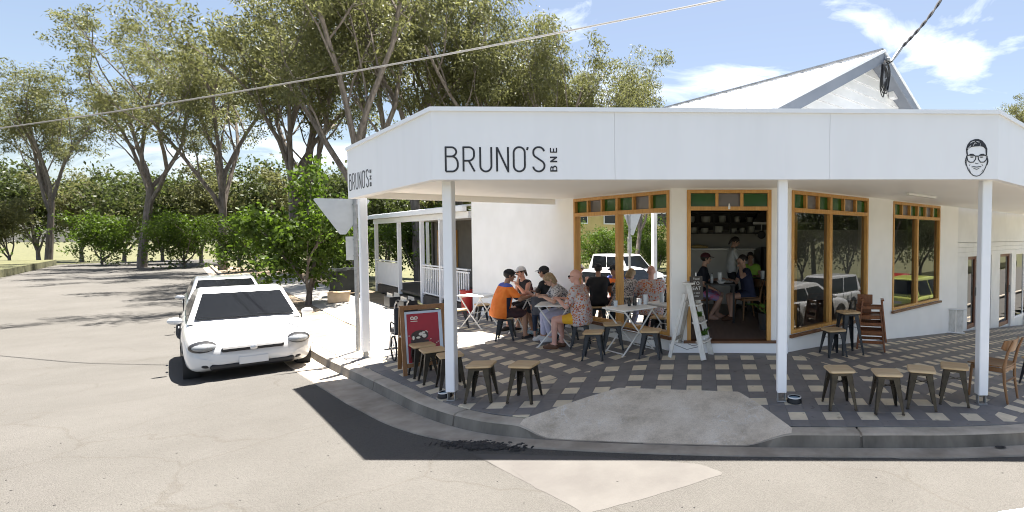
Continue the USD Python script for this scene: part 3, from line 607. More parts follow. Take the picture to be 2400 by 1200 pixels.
# roof: gable over the right wing, ridge running back along the left wing
_a, _l, _r = FR.hit(2069, 121, .30), FR.hit(1843, 248, .30), FR.hit(2151, 252, .30)      # peak and the two ends of the gable line above the awning
GS = _a[0]; AP = np.array(FR.p(GS, .30, 0)); AP[2] = _a[1]
DROP = .5 * ((_a[1] - _l[1]) / (_a[0] - _l[0]) + (_a[1] - _r[1]) / (_r[0] - _a[0]))
def roof():
    # axis along the ridge r, across u
    r, u = np.array([-S2, S2, 0]), np.array([S2, S2, 0]); L = 13.0
    for side in (-1, 1):
        mb = MB(); n = 90; ext = (AP[0] + AP[1] - 7.25) * S2 if side < 0 else 4.6; ext = min(ext, (AP[2] - 2.82) / DROP)
        xs = np.linspace(0, L, n * 2 + 1)
        zz = .007 * np.where(np.arange(len(xs)) % 6 < 2, 1.6, 0)
        lo = [AP + r * x + u * side * ext + np.array([0, 0, -ext * DROP + dz]) for x, dz in zip(xs, zz)]
        hi = [AP + r * x + np.array([0, 0, .0 + dz]) for x, dz in zip(xs, zz)]
        v = np.array(lo + hi); m = len(xs); q = [[i, i + 1, m + i + 1, m + i] for i in range(m - 1)]
        v2 = v - np.array([0, 0, .05]); q2 = [f[::-1] for f in q]
        mb.add(v, q).add(v2, q2)
        rp = part(cafe, 'roof_slope', mb, 'roof_white', False)
        # barge board along the gable and its grey lining
        b = MB(); d = unit(u * side + np.array([0, 0, -DROP])); up = unit(np.cross(r, d)) * (1 if np.cross(r, d)[2] > 0 else -1)
        p0 = AP - r * .02 - up * .10; p1 = p0 + d * (ext / abs(d @ u)) ; b.bar(p0 + d * .02, p1, .03, .17, up=up); part(rp, 'barge_board', b, 'barge_grey', False)
        b = MB(); a0, a1 = AP - up * .075 + r * .03, AP - up * .075 + r * .30
        l = ext / abs(d @ u); dn = -up * .02
        b.hexa([a0, a1, a1 + d * l, a0 + d * l, a0 + dn, a1 + dn, a1 + d * l + dn, a0 + d * l + dn]); part(rp, 'eave_lining', b, 'barge_grey', False)
        b = MB(); b.bar(AP - r * .035 + up * .005, AP - r * .035 + up * .005 + d * l, .035, .045, up=up); part(rp, 'edge_flashing', b, 'roof_white', False)
    b = MB(); b.bar(AP - r * .03 + np.array([0, 0, .035]), AP + r * L + np.array([0, 0, .035]), .14, .012); part(cafe, 'ridge_cap', b, 'barge_grey', False)
    # gable wall of horizontal boards
    s0 = GS; z0 = Z_EAVE
    tri = Polygon([(s0 - (AP[2] - .1 - z0) / DROP, z0), (s0 + (AP[2] - .1 - z0) / DROP, z0), (s0, AP[2] - .1)])
    part(cafe, 'gable_wall', FR.ext(MB(), tri, -.02, -.15), 'board_white', False)
    z = z0 + .02
    while z < AP[2] - .25:
        B = tri.buffer(-.01).intersection(sbox(-20, z, 20, z + .185))
        if not B.is_empty and B.area > .005:
            mb = MB(); c = np.array(B.exterior.coords)[:-1]
            if not B.exterior.is_ccw: c = c[::-1]
            # a lapped board: proud at its lower edge
            o = np.array([.022 if zz < z + .05 else .002 for zz in c[:, 1]]); nn = len(c)
            vf = [FR.p(a, oo, zz) for (a, zz), oo in zip(c, o)]; vb = [FR.p(a, -.018, zz) for a, zz in c]
            f = [[0, i, i + 1] for i in range(1, nn - 1)] + [t for i in range(nn) for t in ([i, nn + i, nn + (i + 1) % nn], [i, nn + (i + 1) % nn, (i + 1) % nn])]
            mb.add(vf + vb, f); part(cafe, 'weatherboard', mb, 'board_white', False)
        z += .19
roof()
# meter cover and cable bracket high on the gable
g = MB(); s_, z_ = FR.hit(2097, 195, .1); FR.hexa(g, s_ - .10, s_ + .10, .025, .12, z_ - .30, z_ + .22); part(cafe, 'meter_cover', g, 'board_white', False)

# interior
fl = MB(); fl.extrude(Polygon([WL + (.05, .12), WR + (-.05, .12), FR.p(LEN_R - .25, -.2, 0)[:2], (5.5, 17), (-3, 17), FL.p(LEN_L - .25, -.2, 0)[:2]]), (1, 0, 0), (0, 1, 0), (0, 0, 1), (0, 0, .09), .05)
part(cafe, 'inner_floor', fl, 'inner_floor', False)
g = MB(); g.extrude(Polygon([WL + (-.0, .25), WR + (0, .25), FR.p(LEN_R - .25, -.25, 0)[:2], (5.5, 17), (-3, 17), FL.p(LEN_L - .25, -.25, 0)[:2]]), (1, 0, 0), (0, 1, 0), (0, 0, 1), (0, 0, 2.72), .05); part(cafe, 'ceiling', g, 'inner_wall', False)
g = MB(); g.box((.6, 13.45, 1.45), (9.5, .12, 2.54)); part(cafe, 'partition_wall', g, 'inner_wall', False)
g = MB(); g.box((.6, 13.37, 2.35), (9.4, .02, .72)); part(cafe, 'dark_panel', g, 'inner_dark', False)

# ---------------------------------------------------------------- the awning round the corner
awn = thing('awning', 'white awning with deep sign boards on square white posts round the cafe corner', 'awning')
zA = 2.485; A_ = on_z(1014, 421, zA)[:2]; C_ = on_z(2338, 420, zA)[:2]; B_ = A_ + np.array([-1, .955]) * 2.74
B_ = on_z(816, 466, 2.44)[:2]
D_ = C_ + np.array([1, 1]) * 9.0
class Board:
    """a sign board from p to q with its own lower and upper heights at each end"""
    def __init__(s, p, q, zb, zt):
        s.p, s.q, s.zb, s.zt = np.array(p), np.array(q), zb, zt; s.L = np.linalg.norm(s.q - s.p); s.u = (s.q - s.p) / s.L
        n = np.array([s.u[1], -s.u[0]]); s.n = n if n @ -s.p > 0 else -n
        s.U, s.N = np.array([*s.u, 0]), np.array([*s.n, 0])
    def P(s, a, o, t): return np.array([*(s.p + s.u * a + s.n * o), 0]) + np.array([0, 0, 1]) * (np.interp(a, [0, s.L], s.zb) * (1 - t) + np.interp(a, [0, s.L], s.zt) * t)
    def hexa(s, mb, a0, a1, o0, o1, t0=0, t1=1):
        mb.hexa([s.P(a0, o0, t0), s.P(a1, o0, t0), s.P(a1, o1, t0), s.P(a0, o1, t0), s.P(a0, o0, t1), s.P(a1, o0, t1), s.P(a1, o1, t1), s.P(a0, o1, t1)])
        if np.dot(np.cross(s.U, s.N), [0, 0, 1]) < 0: mb.f[-1] = mb.f[-1][:, ::-1]
        return mb
    def hit(s, px, py):
        d = ray(px, py); t = np.dot(np.array([*s.p, 0]) - CAM, s.N) / (d @ s.N); q = CAM + d * t; return np.dot(q[:2] - s.p, s.u), q[2]
def ztop(px, py, xy): d = ray(px, py); return CAM_Z + d[2] * xy[1] / d[1]
tA, tB, tC = ztop(1013, 251, A_), ztop(813, 347, B_), ztop(2339, 259, C_)
b1 = Board(A_, B_, (zA, 2.44), (tA, tB)); b2 = Board(A_, C_, (zA, ztop(2335, 420, C_)), (tA, tC)); b3 = Board(C_, D_, (b2.zb[1], b2.zb[1] - .02), (tC, tC - .02))
panels = []
def board_panels(b, cuts):
    e = [0] + cuts + [b.L]; out = []
    for i, (a, c) in enumerate(zip(e[:-1], e[1:])):
        mb = MB(); b.hexa(mb, a + (.0012 if i else .0), c - .0012, -.04, 0.0); out.append(part(awn, 'fascia_panel', mb, 'white_paint', False))
    mb = MB(); b.hexa(mb, .0, b.L, -.075, -.041); part(awn, 'fascia_backing', mb, 'white_paint', False)
    mb = MB(); b.hexa(mb, -.01, b.L + .01, -.09, .022, .945, 1.004); part(awn, 'cap_flashing', mb, 'white_post', False)
    return out
pan1 = board_panels(b1, [b1.hit(892, 380)[0]]); pan2 = board_panels(b2, [b2.hit(1441, 330)[0], b2.hit(1945, 330)[0]]); pan3 = board_panels(b3, [3.0, 6.0])
ie = np.array([-2.95, 10.64])
inn = lambda b: b.p + b.n * -.08
sA = A_ + np.array([.03, .09]); sC = C_ + np.array([-.03, .09])
def soffit_poly():
    pts = [B_ - b1.n * .08, A_ + np.array([.035, .085]), C_ + np.array([-.035, .085]), D_ - b3.n * .08, FR.p(15.5, .004, 0)[:2], FR.p(0, .004, 0)[:2], FL.p(0, .004, 0)[:2], ie]
    return Polygon(pts)
g = MB(); g.extrude(soffit_poly(), (1, 0, 0), (0, 1, 0), (0, 0, 1), (0, 0, 2.57), .03); part(awn, 'soffit', g, 'soffit_white', False)
g = MB(); g.extrude(soffit_poly().buffer(-.06), (1, 0, 0), (0, 1, 0), (0, 0, 1), (0, 0, 2.70), .03); part(awn, 'awning_roof', g, 'roof_grey', False)
# edge beam behind the boards and at the open end
g = MB(); g.bar([*(B_ - b1.n * .11), 2.52], [*(ie), 2.52], .05, .11); part(awn, 'end_beam', g, 'soffit_white', False)
for b in (b1, b2, b3):
    g = MB(); b.hexa(g, .05, b.L - .05, -.13, -.082, .0, .12); part(awn, 'edge_beam', g, 'soffit_white', False)
# light fitting under the soffit, right-hand side
g = MB(); s_, z_ = FR.hit(2160, 466, 1.0); g.bar(FR.p(s_ - .6, 1.0, 2.545), FR.p(s_ + .6, 1.0, 2.545), .06, .04); part(awn, 'batten_light', g, 'china_white', False)
POSTS = [((858, 838), (846, 466), 1), ((1060, 937), (1048, 425), 0), ((1831, 939), (1833, 422), 0), ((2299, 945), (2306, 425), 0)]
for (fx, fy), (tx, ty), k in POSTS:
    p = ground_at(fx, fy)
    if not k: p[1] = max(p[1], np.interp(p[0], [A_[0], C_[0]], [A_[1], C_[1]]) + .155); p[2] = float(gz(p[0], p[1]))
    g = MB(); w = .115
    top = np.array([p[0], p[1], 2.565])
    # lean the post as the photograph shows
    tp = on_z(tx, ty, 2.5); 
    lean = np.clip((tp - p)[:2] * .0, -.05, .05)
    yaw = math.atan2(b1.u[1], b1.u[0]) if k else 0.0
    g.box((p[0], p[1], (p[2] + .11 + 2.57) / 2), (w, w, 2.57 - p[2] - .11), .008, rz=yaw)
    pp = part(awn, 'post', g, 'white_post', False)
    g = MB(); R = rotz(yaw)
    for sx in (-1, 1): g.box(p + R @ np.array([sx * .045, 0, .10]), (.008, .06, .22), R=R)
    g.box(p + np.array([0, 0, .006]), (.11, .11, .012), rz=yaw)
    part(pp, 'foot_bracket', g, 'galv', False)
# lettering: thin round-ended capitals
def glyph(ch, h):
    r = lambda cx, cy, rx, ry, a0, a1, n=14: [(cx + rx * math.cos(math.radians(a)), cy + ry * math.sin(math.radians(a))) for a in np.linspace(a0, a1, n)]
    G = {'B': (.50, [[(0, 0), (0, 1), (.22, 1)] + r(.22, .81, .22, .19, 90, -90) + [(.0, .62)], [(.22, .62)] + r(.25, .31, .25, .31, 90, 0) + r(.25, .25, .25, .25, 0, -90) + [(0, 0)]]),
         'R': (.46, [[(0, 0), (0, 1), (.2, 1)] + r(.2, .80, .24, .20, 90, 0) + r(.2, .66, .24, .22, 0, -90) + [(0, .44)], [(.22, .44), (.46, 0)]]),
         'U': (.46, [[(0, 1), (0, .23)] + r(.23, .23, .23, .23, 180, 360) + [(.46, 1)]]),
         'N': (.46, [[(0, 0), (0, 1), (.46, 0), (.46, 1)]]),
         'O': (.46, [[(0, .5), (0, .77)] + r(.23, .77, .23, .23, 180, 0) + [(.46, .23)] + r(.23, .23, .23, .23, 0, -180) + [(0, .5)]]),
         "'": (.06, [[(.03, 1.0), (.03, .97), (.0, .88)]]),
         'S': (.47, [r(.235, .79, .225, .21, 10, 180) + r(.235, .76, .225, .2, 180, 230)[1:] + [(.40, .40)] + r(.235, .23, .235, .23, 35, -90) + r(.235, .23, .235, .23, -90, -172)]),
         'E': (.5, [[(.5, 1), (0, 1), (0, 0), (.5, 0)], [(0, .5), (.42, .5)]])}
    w, ls = G[ch]
    return w * h, [LineString([(x * h, y * h) for x, y in l]) for l in ls]
def write(b, panel, a_left, z0, h, flip):
    """letters in board coordinates; flip = the board's u runs right to left for the reader"""
    sgn = -1 if flip else 1; x = 0.0; st = .0112 * h / .3
    def put(shape, ox, oz, rot=False):
        m = MB(); m.extrude(shape, b.U * sgn, np.array([0, 0, 1.0]), b.N, np.array([*(b.p + b.u * (a_left + sgn * ox) + b.n * .0), oz]), .004)
        part(panel, 'letter', m, 'black_ink', False)
    for ch in "BRUNO'S":
        w, ls = glyph(ch, h); shp = union_all([l.buffer(st, cap_style=2, join_style=2 if ch in 'N' else 1) for l in ls]).intersection(sbox(-1, -st, 2, h + st * (.9 if ch != 'N' else 0)))
        if ch == "'": x -= h * .10
        put(shp, x, z0); x += w + h * (.235 if ch not in "'O" else .19)
    x += h * .02; zz = z0 + .02 * h
    for ch in 'BNE':
        hh = h * .25; w, ls = glyph(ch, hh); shp = union_all([l.buffer(st * .55, cap_style=3) for l in ls])
        if ch == 'E': shp = affinity.scale(shp, .8, 1, origin=(0, 0)); 
        shp = affinity.rotate(affinity.scale(shp, 1.5, 1.0, origin=(0, 0)), 90, origin=(0, 0))
        put(shp, x + hh, zz); zz += h * .385
    return x
aL, zL0 = b2.hit(1043, 402); zL1 = b2.hit(1043, 345)[1]
write(b2, pan2[0], aL + .012, zL0, zL1 - zL0, b2.u[0] < 0)
aL, zL0 = b1.hit(819, 447); zL1 = b1.hit(819, 413)[1]
aR, _ = b1.hit(868, 440)
write(b1, pan1[1], aL - .02, zL0, min(.27, zL1 - zL0 + .02), True)
# the drawn face on the right of the long board
def face():
    a0, z0 = b2.hit(2288, 414); a1, z1 = b2.hit(2288, 326); H = z1 - z0
    S = lambda pts, w: LineString([((x - 485) / 895 * H, (1058 - y) / 895 * H) for x, y in pts]).buffer(w * H / 895, cap_style=1)
    Pg = lambda pts: Polygon([((x - 485) / 895 * H, (1058 - y) / 895 * H) for x, y in pts])
    q = [S([(245, 560), (235, 620), (240, 760), (280, 880), (340, 970), (410, 1030), (490, 1048), (560, 1030), (640, 960), (700, 840), (735, 740), (745, 650), (735, 570)], 9),
         S([(225, 620), (212, 700), (235, 790)], 7), S([(750, 630), (760, 700), (738, 780)], 7),
         Pg([(235, 500), (228, 400), (262, 290), (330, 205), (430, 165), (520, 162), (610, 200), (690, 290), (735, 400), (732, 545), (705, 540), (690, 400), (640, 350), (560, 330), (440, 340), (350, 352), (290, 390), (262, 430), (275, 540), (250, 540)]).difference(union_all([S([(330, 260), (390, 220), (430, 215)], 9), S([(395, 320), (440, 250), (470, 270)], 8), S([(480, 220), (540, 235)], 10), S([(560, 320), (575, 270)], 7), S([(275, 390), (340, 320)], 9)])),
         Pg([(300, 535), (330, 515), (400, 515), (435, 545), (400, 535), (340, 540)]), Pg([(545, 545), (580, 518), (650, 515), (680, 535), (640, 537), (580, 540)]),
         S([(250, 560), (300, 548), (420, 552), (465, 570), (460, 640), (410, 712), (330, 718), (275, 680), (255, 600), (250, 560)], 11), S([(520, 570), (560, 552), (690, 550), (735, 570), (715, 660), (660, 712), (580, 715), (530, 650), (520, 570)], 11), S([(465, 575), (490, 565), (520, 575)], 13),
         S([(340, 590), (400, 590)], 10), S([(570, 592), (630, 592)], 10), Pg([(355, 580), (390, 580), (390, 608), (355, 608)]), Pg([(585, 582), (620, 582), (620, 608), (585, 608)]),
         S([(455, 735), (490, 750), (525, 735)], 6), S([(380, 825), (420, 820), (490, 830), (550, 820), (590, 822)], 10), S([(420, 860), (490, 885), (545, 862)], 7), S([(330, 770), (310, 800)], 4), S([(610, 765), (640, 800)], 4), S([(300, 850), (350, 960)], 3), S([(640, 890), (615, 940)], 3)]
    m = MB(); m.extrude(union_all(q), b2.U, np.array([0, 0, 1.0]), b2.N, np.array([*(b2.p + b2.u * a0), z0]), .004); part(pan2[2], 'face_drawing', m, 'black_ink', False)
face()
# ---------------------------------------------------------------- stools
def stool(name, label, h, seatmat, metal, cat='stool'):
    t = thing(name, label, cat)
    q = sbox(-.115, -.115, .115, .115).buffer(.04, quad_segs=4)
    lo = Manifold.extrude(m3.CrossSection([np.array(q.exterior.coords)[:-1]]), .028)
    bot = q.buffer(-.006); pts = []
    for poly, z in ((q.buffer(-.007), 0), (q, .008), (q, .020), (q.buffer(-.008), .030)):
        c = np.array(poly.exterior.coords)[:-1]; pts.append(np.c_[c, np.full(len(c), z)])
    v = np.vstack(pts); v[:, 2] += h - .030
    # a shallow dip in the seat top
    part(t, 'seat', MB().mf(Manifold.hull_points(v)), seatmat, 35)
    e, tp, ft = .118, h - .034, .165 if h < .6 else .19
    for sx, sy in ((-1, -1), (1, -1), (1, 1), (-1, 1)):
        mb = MB(); top, bt = np.array([sx * e, sy * e, tp]), np.array([sx * ft, sy * ft, 0.012])
        # folded sheet leg: two tapering flanges meeting in an outer corner
        for a, b, wt, wb in (((-sx, 0, 0), (0, -sy, 0), .078, .026), ((0, -sy, 0), (-sx, 0, 0), .078, .026)):
            a, b = np.array(a, float), np.array(b, float)
            q4 = [top, top + a * wt, bt + a * wb, bt]; th = .0035
            mb.hexa([q4[0], q4[1], q4[2], q4[3], q4[0] + b * th, q4[1] + b * th, q4[2] + b * th, q4[3] + b * th])
        mb.bar(top + np.array([-sx * .012, -sy * .012, 0]), bt + np.array([-sx * .008, -sy * .008, 0]), .016, .010)
        mb.box(bt + np.array([-sx * .012, -sy * .012, -.004]), (.034, .034, .016), .004)
        part(t, 'leg', mb, metal, False)
    mb = MB()
    for sx in (-1, 1):
        mb.box((sx * e, 0, tp - .016), (.006, 2 * e, .034)); mb.box((0, sx * e, tp - .016), (2 * e, .006, .034))
    part(t, 'seat_frame', mb, metal, False)
    mb = MB(); z = h * .60; k = e + (ft - e) * (1 - z / tp) - .02
    mb.bar((-k, -k, z + .02), (k, k, z + .02), .018, .005); mb.bar((-k, k, z + .027), (k, -k, z + .027), .018, .005)
    part(t, 'cross_brace', mb, metal, False)
    return t
SH = .43
protoA = protoB = None
def put(p, loc, rz): p.GetAttribute('xformOp:translate').Set(Gf.Vec3d(*map(float, loc))); p.GetAttribute('xformOp:rotateZ').Set(math.degrees(rz))
KERBROW = 'stools set out along the kerb'
STOOLS = [  # seat centre in the photograph, turn, label, group, dark?
    ((1128, 851), .12, 'wooden topped metal stool just right of the left front post', KERBROW, 0),
    ((1229, 851), -.1, 'wooden topped metal stool on its own left of the concrete ramp', KERBROW, 0),
    ((1055, 829), .62, 'metal stool half hidden behind the left front awning post', KERBROW, 0),
    ((1014, 817), .70, 'metal stool second in the row in front of the red poster board', KERBROW, 0),
    ((990, 806), .74, 'metal stool set right against the lower edge of the red poster', KERBROW, 0),
    ((1967, 862), .05, 'wooden topped metal stool beside the water bowl, first right of the middle post', KERBROW, 2),
    ((2078, 870), -.10, 'pale topped metal stool closest to the kerb on the right', KERBROW, 2),
    ((2159, 862), -.32, 'wooden topped metal stool, third right of the middle post', KERBROW, 2),
    ((2237, 855), -.42, 'wooden topped metal stool just left of the right front post', KERBROW, 0),
    ((2432, 838), .3, 'dark metal stool cut off by the right edge behind the brown chair', KERBROW, 1),
    ((1391, 776), .06, 'wooden topped stool in front left of the table with bottles', 'stools at the outdoor tables', 1),
    ((1436, 757), .25, 'stool tucked behind the left side of the table with bottles', 'stools at the outdoor tables', 1),
    ((1525, 772), -.05, 'wooden topped stool between the table with bottles and the ladder', 'stools at the outdoor tables', 1),
    ((1185, 742), .20, 'stool under the man in the orange shirt', 'stools at the outdoor tables', 1),
    ((1361, 755), .15, 'stool under the bald man in the floral shirt', 'stools at the outdoor tables', 1),
    ((1079, 724), .5, 'stool left of the empty table by the white wall', 'stools at the outdoor tables', 1),
    ((1131, 712), .7, 'stool behind the empty table by the white wall', 'stools at the outdoor tables', 1),
    ((1953, 770), .25, 'low stool standing in front of the tall bar stool by the right window', 'stools by the right window', 1)]
protos = {}
for k, (sm, mm) in enumerate((('stool_wood', 'stool_metal'), ('stool_wood', 'stool_metal_dark'), ('stool_wood_pale', 'stool_metal'))): protos[k] = (sm, mm, None)
SEATPOS = {}
for (px, py), rz, lab, grp, k in STOOLS:
    hh = .465 if k != 1 else SH
    p = ground_at(px, py, hh); SEATPOS[(px, py)] = p
    sm, mm, pr = protos[k]
    if pr is None:
        pr = stool('stool', lab, hh, sm, mm); put(pr, p, rz); tag(pr, group=grp); protos[k] = (sm, mm, pr)
    else: copy_of(pr, lab, p, rz, grp)
p = ground_at(1988, 729, .70); bs = stool('bar_stool', 'tall dark bar stool by the right window beside the stacked high chairs', .70, 'stool_wood', 'stool_metal_dark', 'bar stool'); put(bs, p, .2)

# ---------------------------------------------------------------- folding tables
def table(label, loc, rz, w=.70, d=.58, h=.72):
    t = thing('folding_table', label, 'table', loc, rz, 'white folding cafe tables')
    q = sbox(-w / 2 + .03, -d / 2 + .03, w / 2 - .03, d / 2 - .03).buffer(.03, quad_segs=3); pts = []
    for pl, z in ((q.buffer(-.004), h - .022), (q, h - .016), (q, h - .005), (q.buffer(-.005), h)):
        c = np.array(pl.exterior.coords)[:-1]; pts.append(np.c_[c, np.full(len(c), z)])
    part(t, 'tabletop', MB().mf(Manifold.hull_points(np.vstack(pts))), 'table_white', 35)
    for k, s in enumerate((-1, 1)):
        y = s * (d / 2 - .05)
        for a in (-1, 1):
            yy = y - s * (.012 if a > 0 else -.012)
            part(t, 'leg', MB().tube([(a * (w / 2 - .06), yy, h - .03), (0, yy, h * .46), (-a * (w / 2 - .05), yy, .015), (-a * (w / 2 - .02), yy, .004)], .0125, 8), 'table_white')
    mb = MB()
    for a in (-1, 1): mb.tube([(a * (w / 2 - .055), -d / 2 + .05, .03), (a * (w / 2 - .055), d / 2 - .05, .03)], .009, 6); mb.tube([(a * (w / 2 - .07), -d / 2 + .05, h - .05), (a * (w / 2 - .07), d / 2 - .05, h - .05)], .009, 6)
    mb.tube([(0, -d / 2 + .05, h * .46), (0, d / 2 - .05, h * .46)], .007, 6)
    part(t, 'cross_rail', mb, 'table_white')
    return t
QR = math.pi / 4
def centre_of(px, py, h=.72): return ground_at(px, py, h)
TP = {}
def tab(key, lab, px, py, rz, **k): TP[key] = (centre_of(px, py), rz); return table(lab, TP[key][0], rz, **k)
tab('t4', 'white folding table with bottles and a glass in front of the left window', 1476, 719, QR)
tab('t3', 'white folding table between the bald man and the child', 1303, 711, .12, w=.62, d=.6)
tab('t2', 'white folding table shared by the man in orange and the woman in black', 1233, 695, -QR + .25, w=.62, d=.5)
tab('t1', 'empty white folding table at the far end of the white wall', 1122, 690, -.35, w=.68)
# things on the tables
def bottle(label, loc, m, h=.22, r=.032, mat2='black_metal', cat='bottle', name='bottle', group=None):
    t = thing(name, label, cat, loc, group=group)
    part(t, 'glass_body', MB().lathe([(0, 0), (r * .95, 0), (r, .01), (r, h * .55), (r * .9, h * .63), (r * .38, h * .78), (r * .36, h * .93), (0, h * .93)], n=12), m, 50)
    part(t, 'cap', MB().lathe([(0, h * .92), (r * .42, h * .92), (r * .42, h), (0, h)], n=10), mat2, 40); return t
def tumbler(label, loc, m='clear_ware', h=.11, r=.036, cat='glass', name='drinking_glass', group=None):
    return tag(part(None, name, MB().lathe([(0, .0), (r * .85, 0), (r, h), (r * .93, h), (r * .8, .012), (0, .012)], n=14).xf(np.eye(3), np.asarray(loc)), m, 50), label, cat, group)
def on_table(px, py, h=.723): return at(px, py, h)
tumbler('short clear water glass on the left of the table under the window', on_table(1443, 719), h=.1)
bottle('dark sauce bottle standing in the middle of the table under the window', on_table(1488, 716), 'dark_glass', .21)
bottle('short dark bottle left of the tall sauce bottle on the window table', on_table(1475, 717), 'dark_glass', .14, .026)
tumbler('white cup beside the bottles on the window table', on_table(1499, 714), 'china_white', .10, .034, 'cup', 'cup')
tumbler('clear glass jug near the right end of the window table', on_table(1513, 713), 'clear_ware', .16, .04, 'jug', 'jug')
bottle('dark red bottle standing on the table by the woman in black', on_table(1246, 692), 'brown_glass', .23, .036)
tumbler('white milkshake cup on the table behind the child', on_table(1256, 690), 'china_white', .14, .04, 'cup', 'cup')
def plate(label, loc, r=.11):
    return tag(part(None, 'plate', MB().lathe([(0, .0), (r * .6, 0), (r, .016), (r * .98, .02), (r * .6, .006), (0, .006)], n=20).xf(np.eye(3), np.asarray(loc)), 'china_white', 40), label, 'plate')
plate('white plate on the table in front of the man in orange', on_table(1228, 697))
plate('white plate in front of the woman in the patterned top', on_table(1300, 707))
plate('white plate in front of the bald man', on_table(1322, 713), .09)

# ---------------------------------------------------------------- red poster board
def poster_board():
    pl, prr = ground_at(960, 884), ground_at(1039, 867)
    w = .62; u = unit((prr - pl)[:2]); yaw = math.atan2(u[1], u[0])
    base = (pl + prr) / 2 + rotz(yaw) @ np.array([0, .27, 0]); base[2] = float(gz(base[0], base[1]))
    t = thing('poster_board', 'brown framed pavement board with a red coffee poster beside the left stools', 'a-frame sign', base, yaw)
    H, lean = 1.0, .17
    # local: x along the width, -y is the poster's front
    for sgn, nm in ((-1, 'front_frame'), (1, 'rear_frame')):
        n = lambda x, z, o=0: np.array([x, sgn * (.27 - .235 * z / H) - 0 + sgn * o, z])
        mb = MB(); up = np.array([0, 1, 0])
        for a, b, c, d in ((-w / 2 + .03, .0, -w / 2 + .03, H), (w / 2 - .03, 0, w / 2 - .03, H)): mb.bar(n(a, b), n(c, d), .03, .055, up=(1, 0, 0), b=.004)
        for z in (.14, H - .03): mb.bar(n(-w / 2 + .058, z), n(w / 2 - .058, z), .03, .06, up=n(0, 1) - n(0, 0), b=.004)
        part(t, nm, mb, 'board_frame', False)
        p0, ux, uz = n(0, 0), np.array([1.0, 0, 0]), unit(n(0, 1) - n(0, 0)); nn = unit(np.cross(ux, uz)); nn = nn if nn[1] * sgn > 0 else -nn
        panel = MB(); panel.extrude(sbox(-w / 2 + .058, .17, w / 2 - .058, H - .06), ux, uz, nn, p0 - nn * .006, .008)
        pn = part(t, 'panel', panel, 'alu' if sgn < 0 else 'chalk_black', False)
        if sgn < 0:
            def put_(shape, m, k, nm2): part(pn, nm2, MB().extrude(shape, ux, uz, nn, p0 + nn * (.0022 + .0012 * k), .001), m, False)
            x0, x1, z0, z1 = -w / 2 + .085, w / 2 - .105, .18, H - .095
            put_(sbox(x0, z0, x1, z1), 'poster_red', 0, 'poster')
            W_, H_ = x1 - x0, z1 - z0
            P = lambda a, b: (x0 + a * W_, z0 + b * H_)
            cup = Polygon([P(.10, 0), P(.60, 0), P(.66, .44), P(.10, .47)]); put_(cup, 'poster_brown', 1, 'printed_cup')
            lid = affinity.scale(Point(*P(.38, .54)).buffer(.1), W_ * .27 / .1, H_ * .11 / .1); put_(lid, 'poster_brown', 2, 'printed_cup')
            cream = union_all([affinity.scale(Point(*P(a, b)).buffer(.02, quad_segs=3), sx, sy) for a, b, sx, sy in ((.42, .57, 1.6, 1.2), (.52, .53, 1.5, 1.5), (.33, .50, 1.4, .8), (.5, .60, 1.2, .7), (.18, .50, .8, 1.6))]); put_(cream, 'poster_cream', 3, 'printed_cream')
            put_(union_all([sbox(*P(.2, .245), *P(.54, .268))] + [affinity.scale(Point(*P(.22 + .05 * i, .285)).buffer(.012), .9, .7) for i in range(7)]), 'poster_tan', 3, 'printed_band')
            biscuit = affinity.scale(Point(*P(.78, .12)).buffer(.1), W_ * .21 / .1, H_ * .155 / .1).intersection(sbox(*P(.55, 0), *P(1.0, .5))); put_(biscuit, 'poster_tan', 2, 'printed_biscuit')
            put_(union_all([Polygon([P(.78, .2), P(.98, .02), P(1.0, .06), P(.84, .24)])]), 'poster_cream', 3, 'printed_biscuit')
            logo = union_all([Point(*P(.17, .91)).buffer(.026).difference(Point(*P(.17, .91)).buffer(.012)), Point(*P(.29, .91)).buffer(.026).difference(Point(*P(.29, .91)).buffer(.012)), sbox(*P(.12, .835), *P(.33, .85)), Polygon([P(.2, .90), P(.26, .90), P(.23, .86)])]); put_(logo, 'poster_cream', 1, 'printed_logo')
            fl = union_all([Point(*P(a, b)).buffer(.008, quad_segs=2) for a, b in ((.05, .55), (.6, .62), (.63, .60), (.72, .45), (.95, .38), (.9, .36), (.57, .62))]); put_(fl, 'poster_cream', 1, 'printed_flecks')
    part(t, 'cord', MB().tube([(-w / 2 + .02, -.1, .52), (-w / 2 + .01, -.03, .56), (-w / 2 + .01, .03, .55), (-w / 2 + .02, .1, .52)], .006, 5), 'china_white')
poster_board()
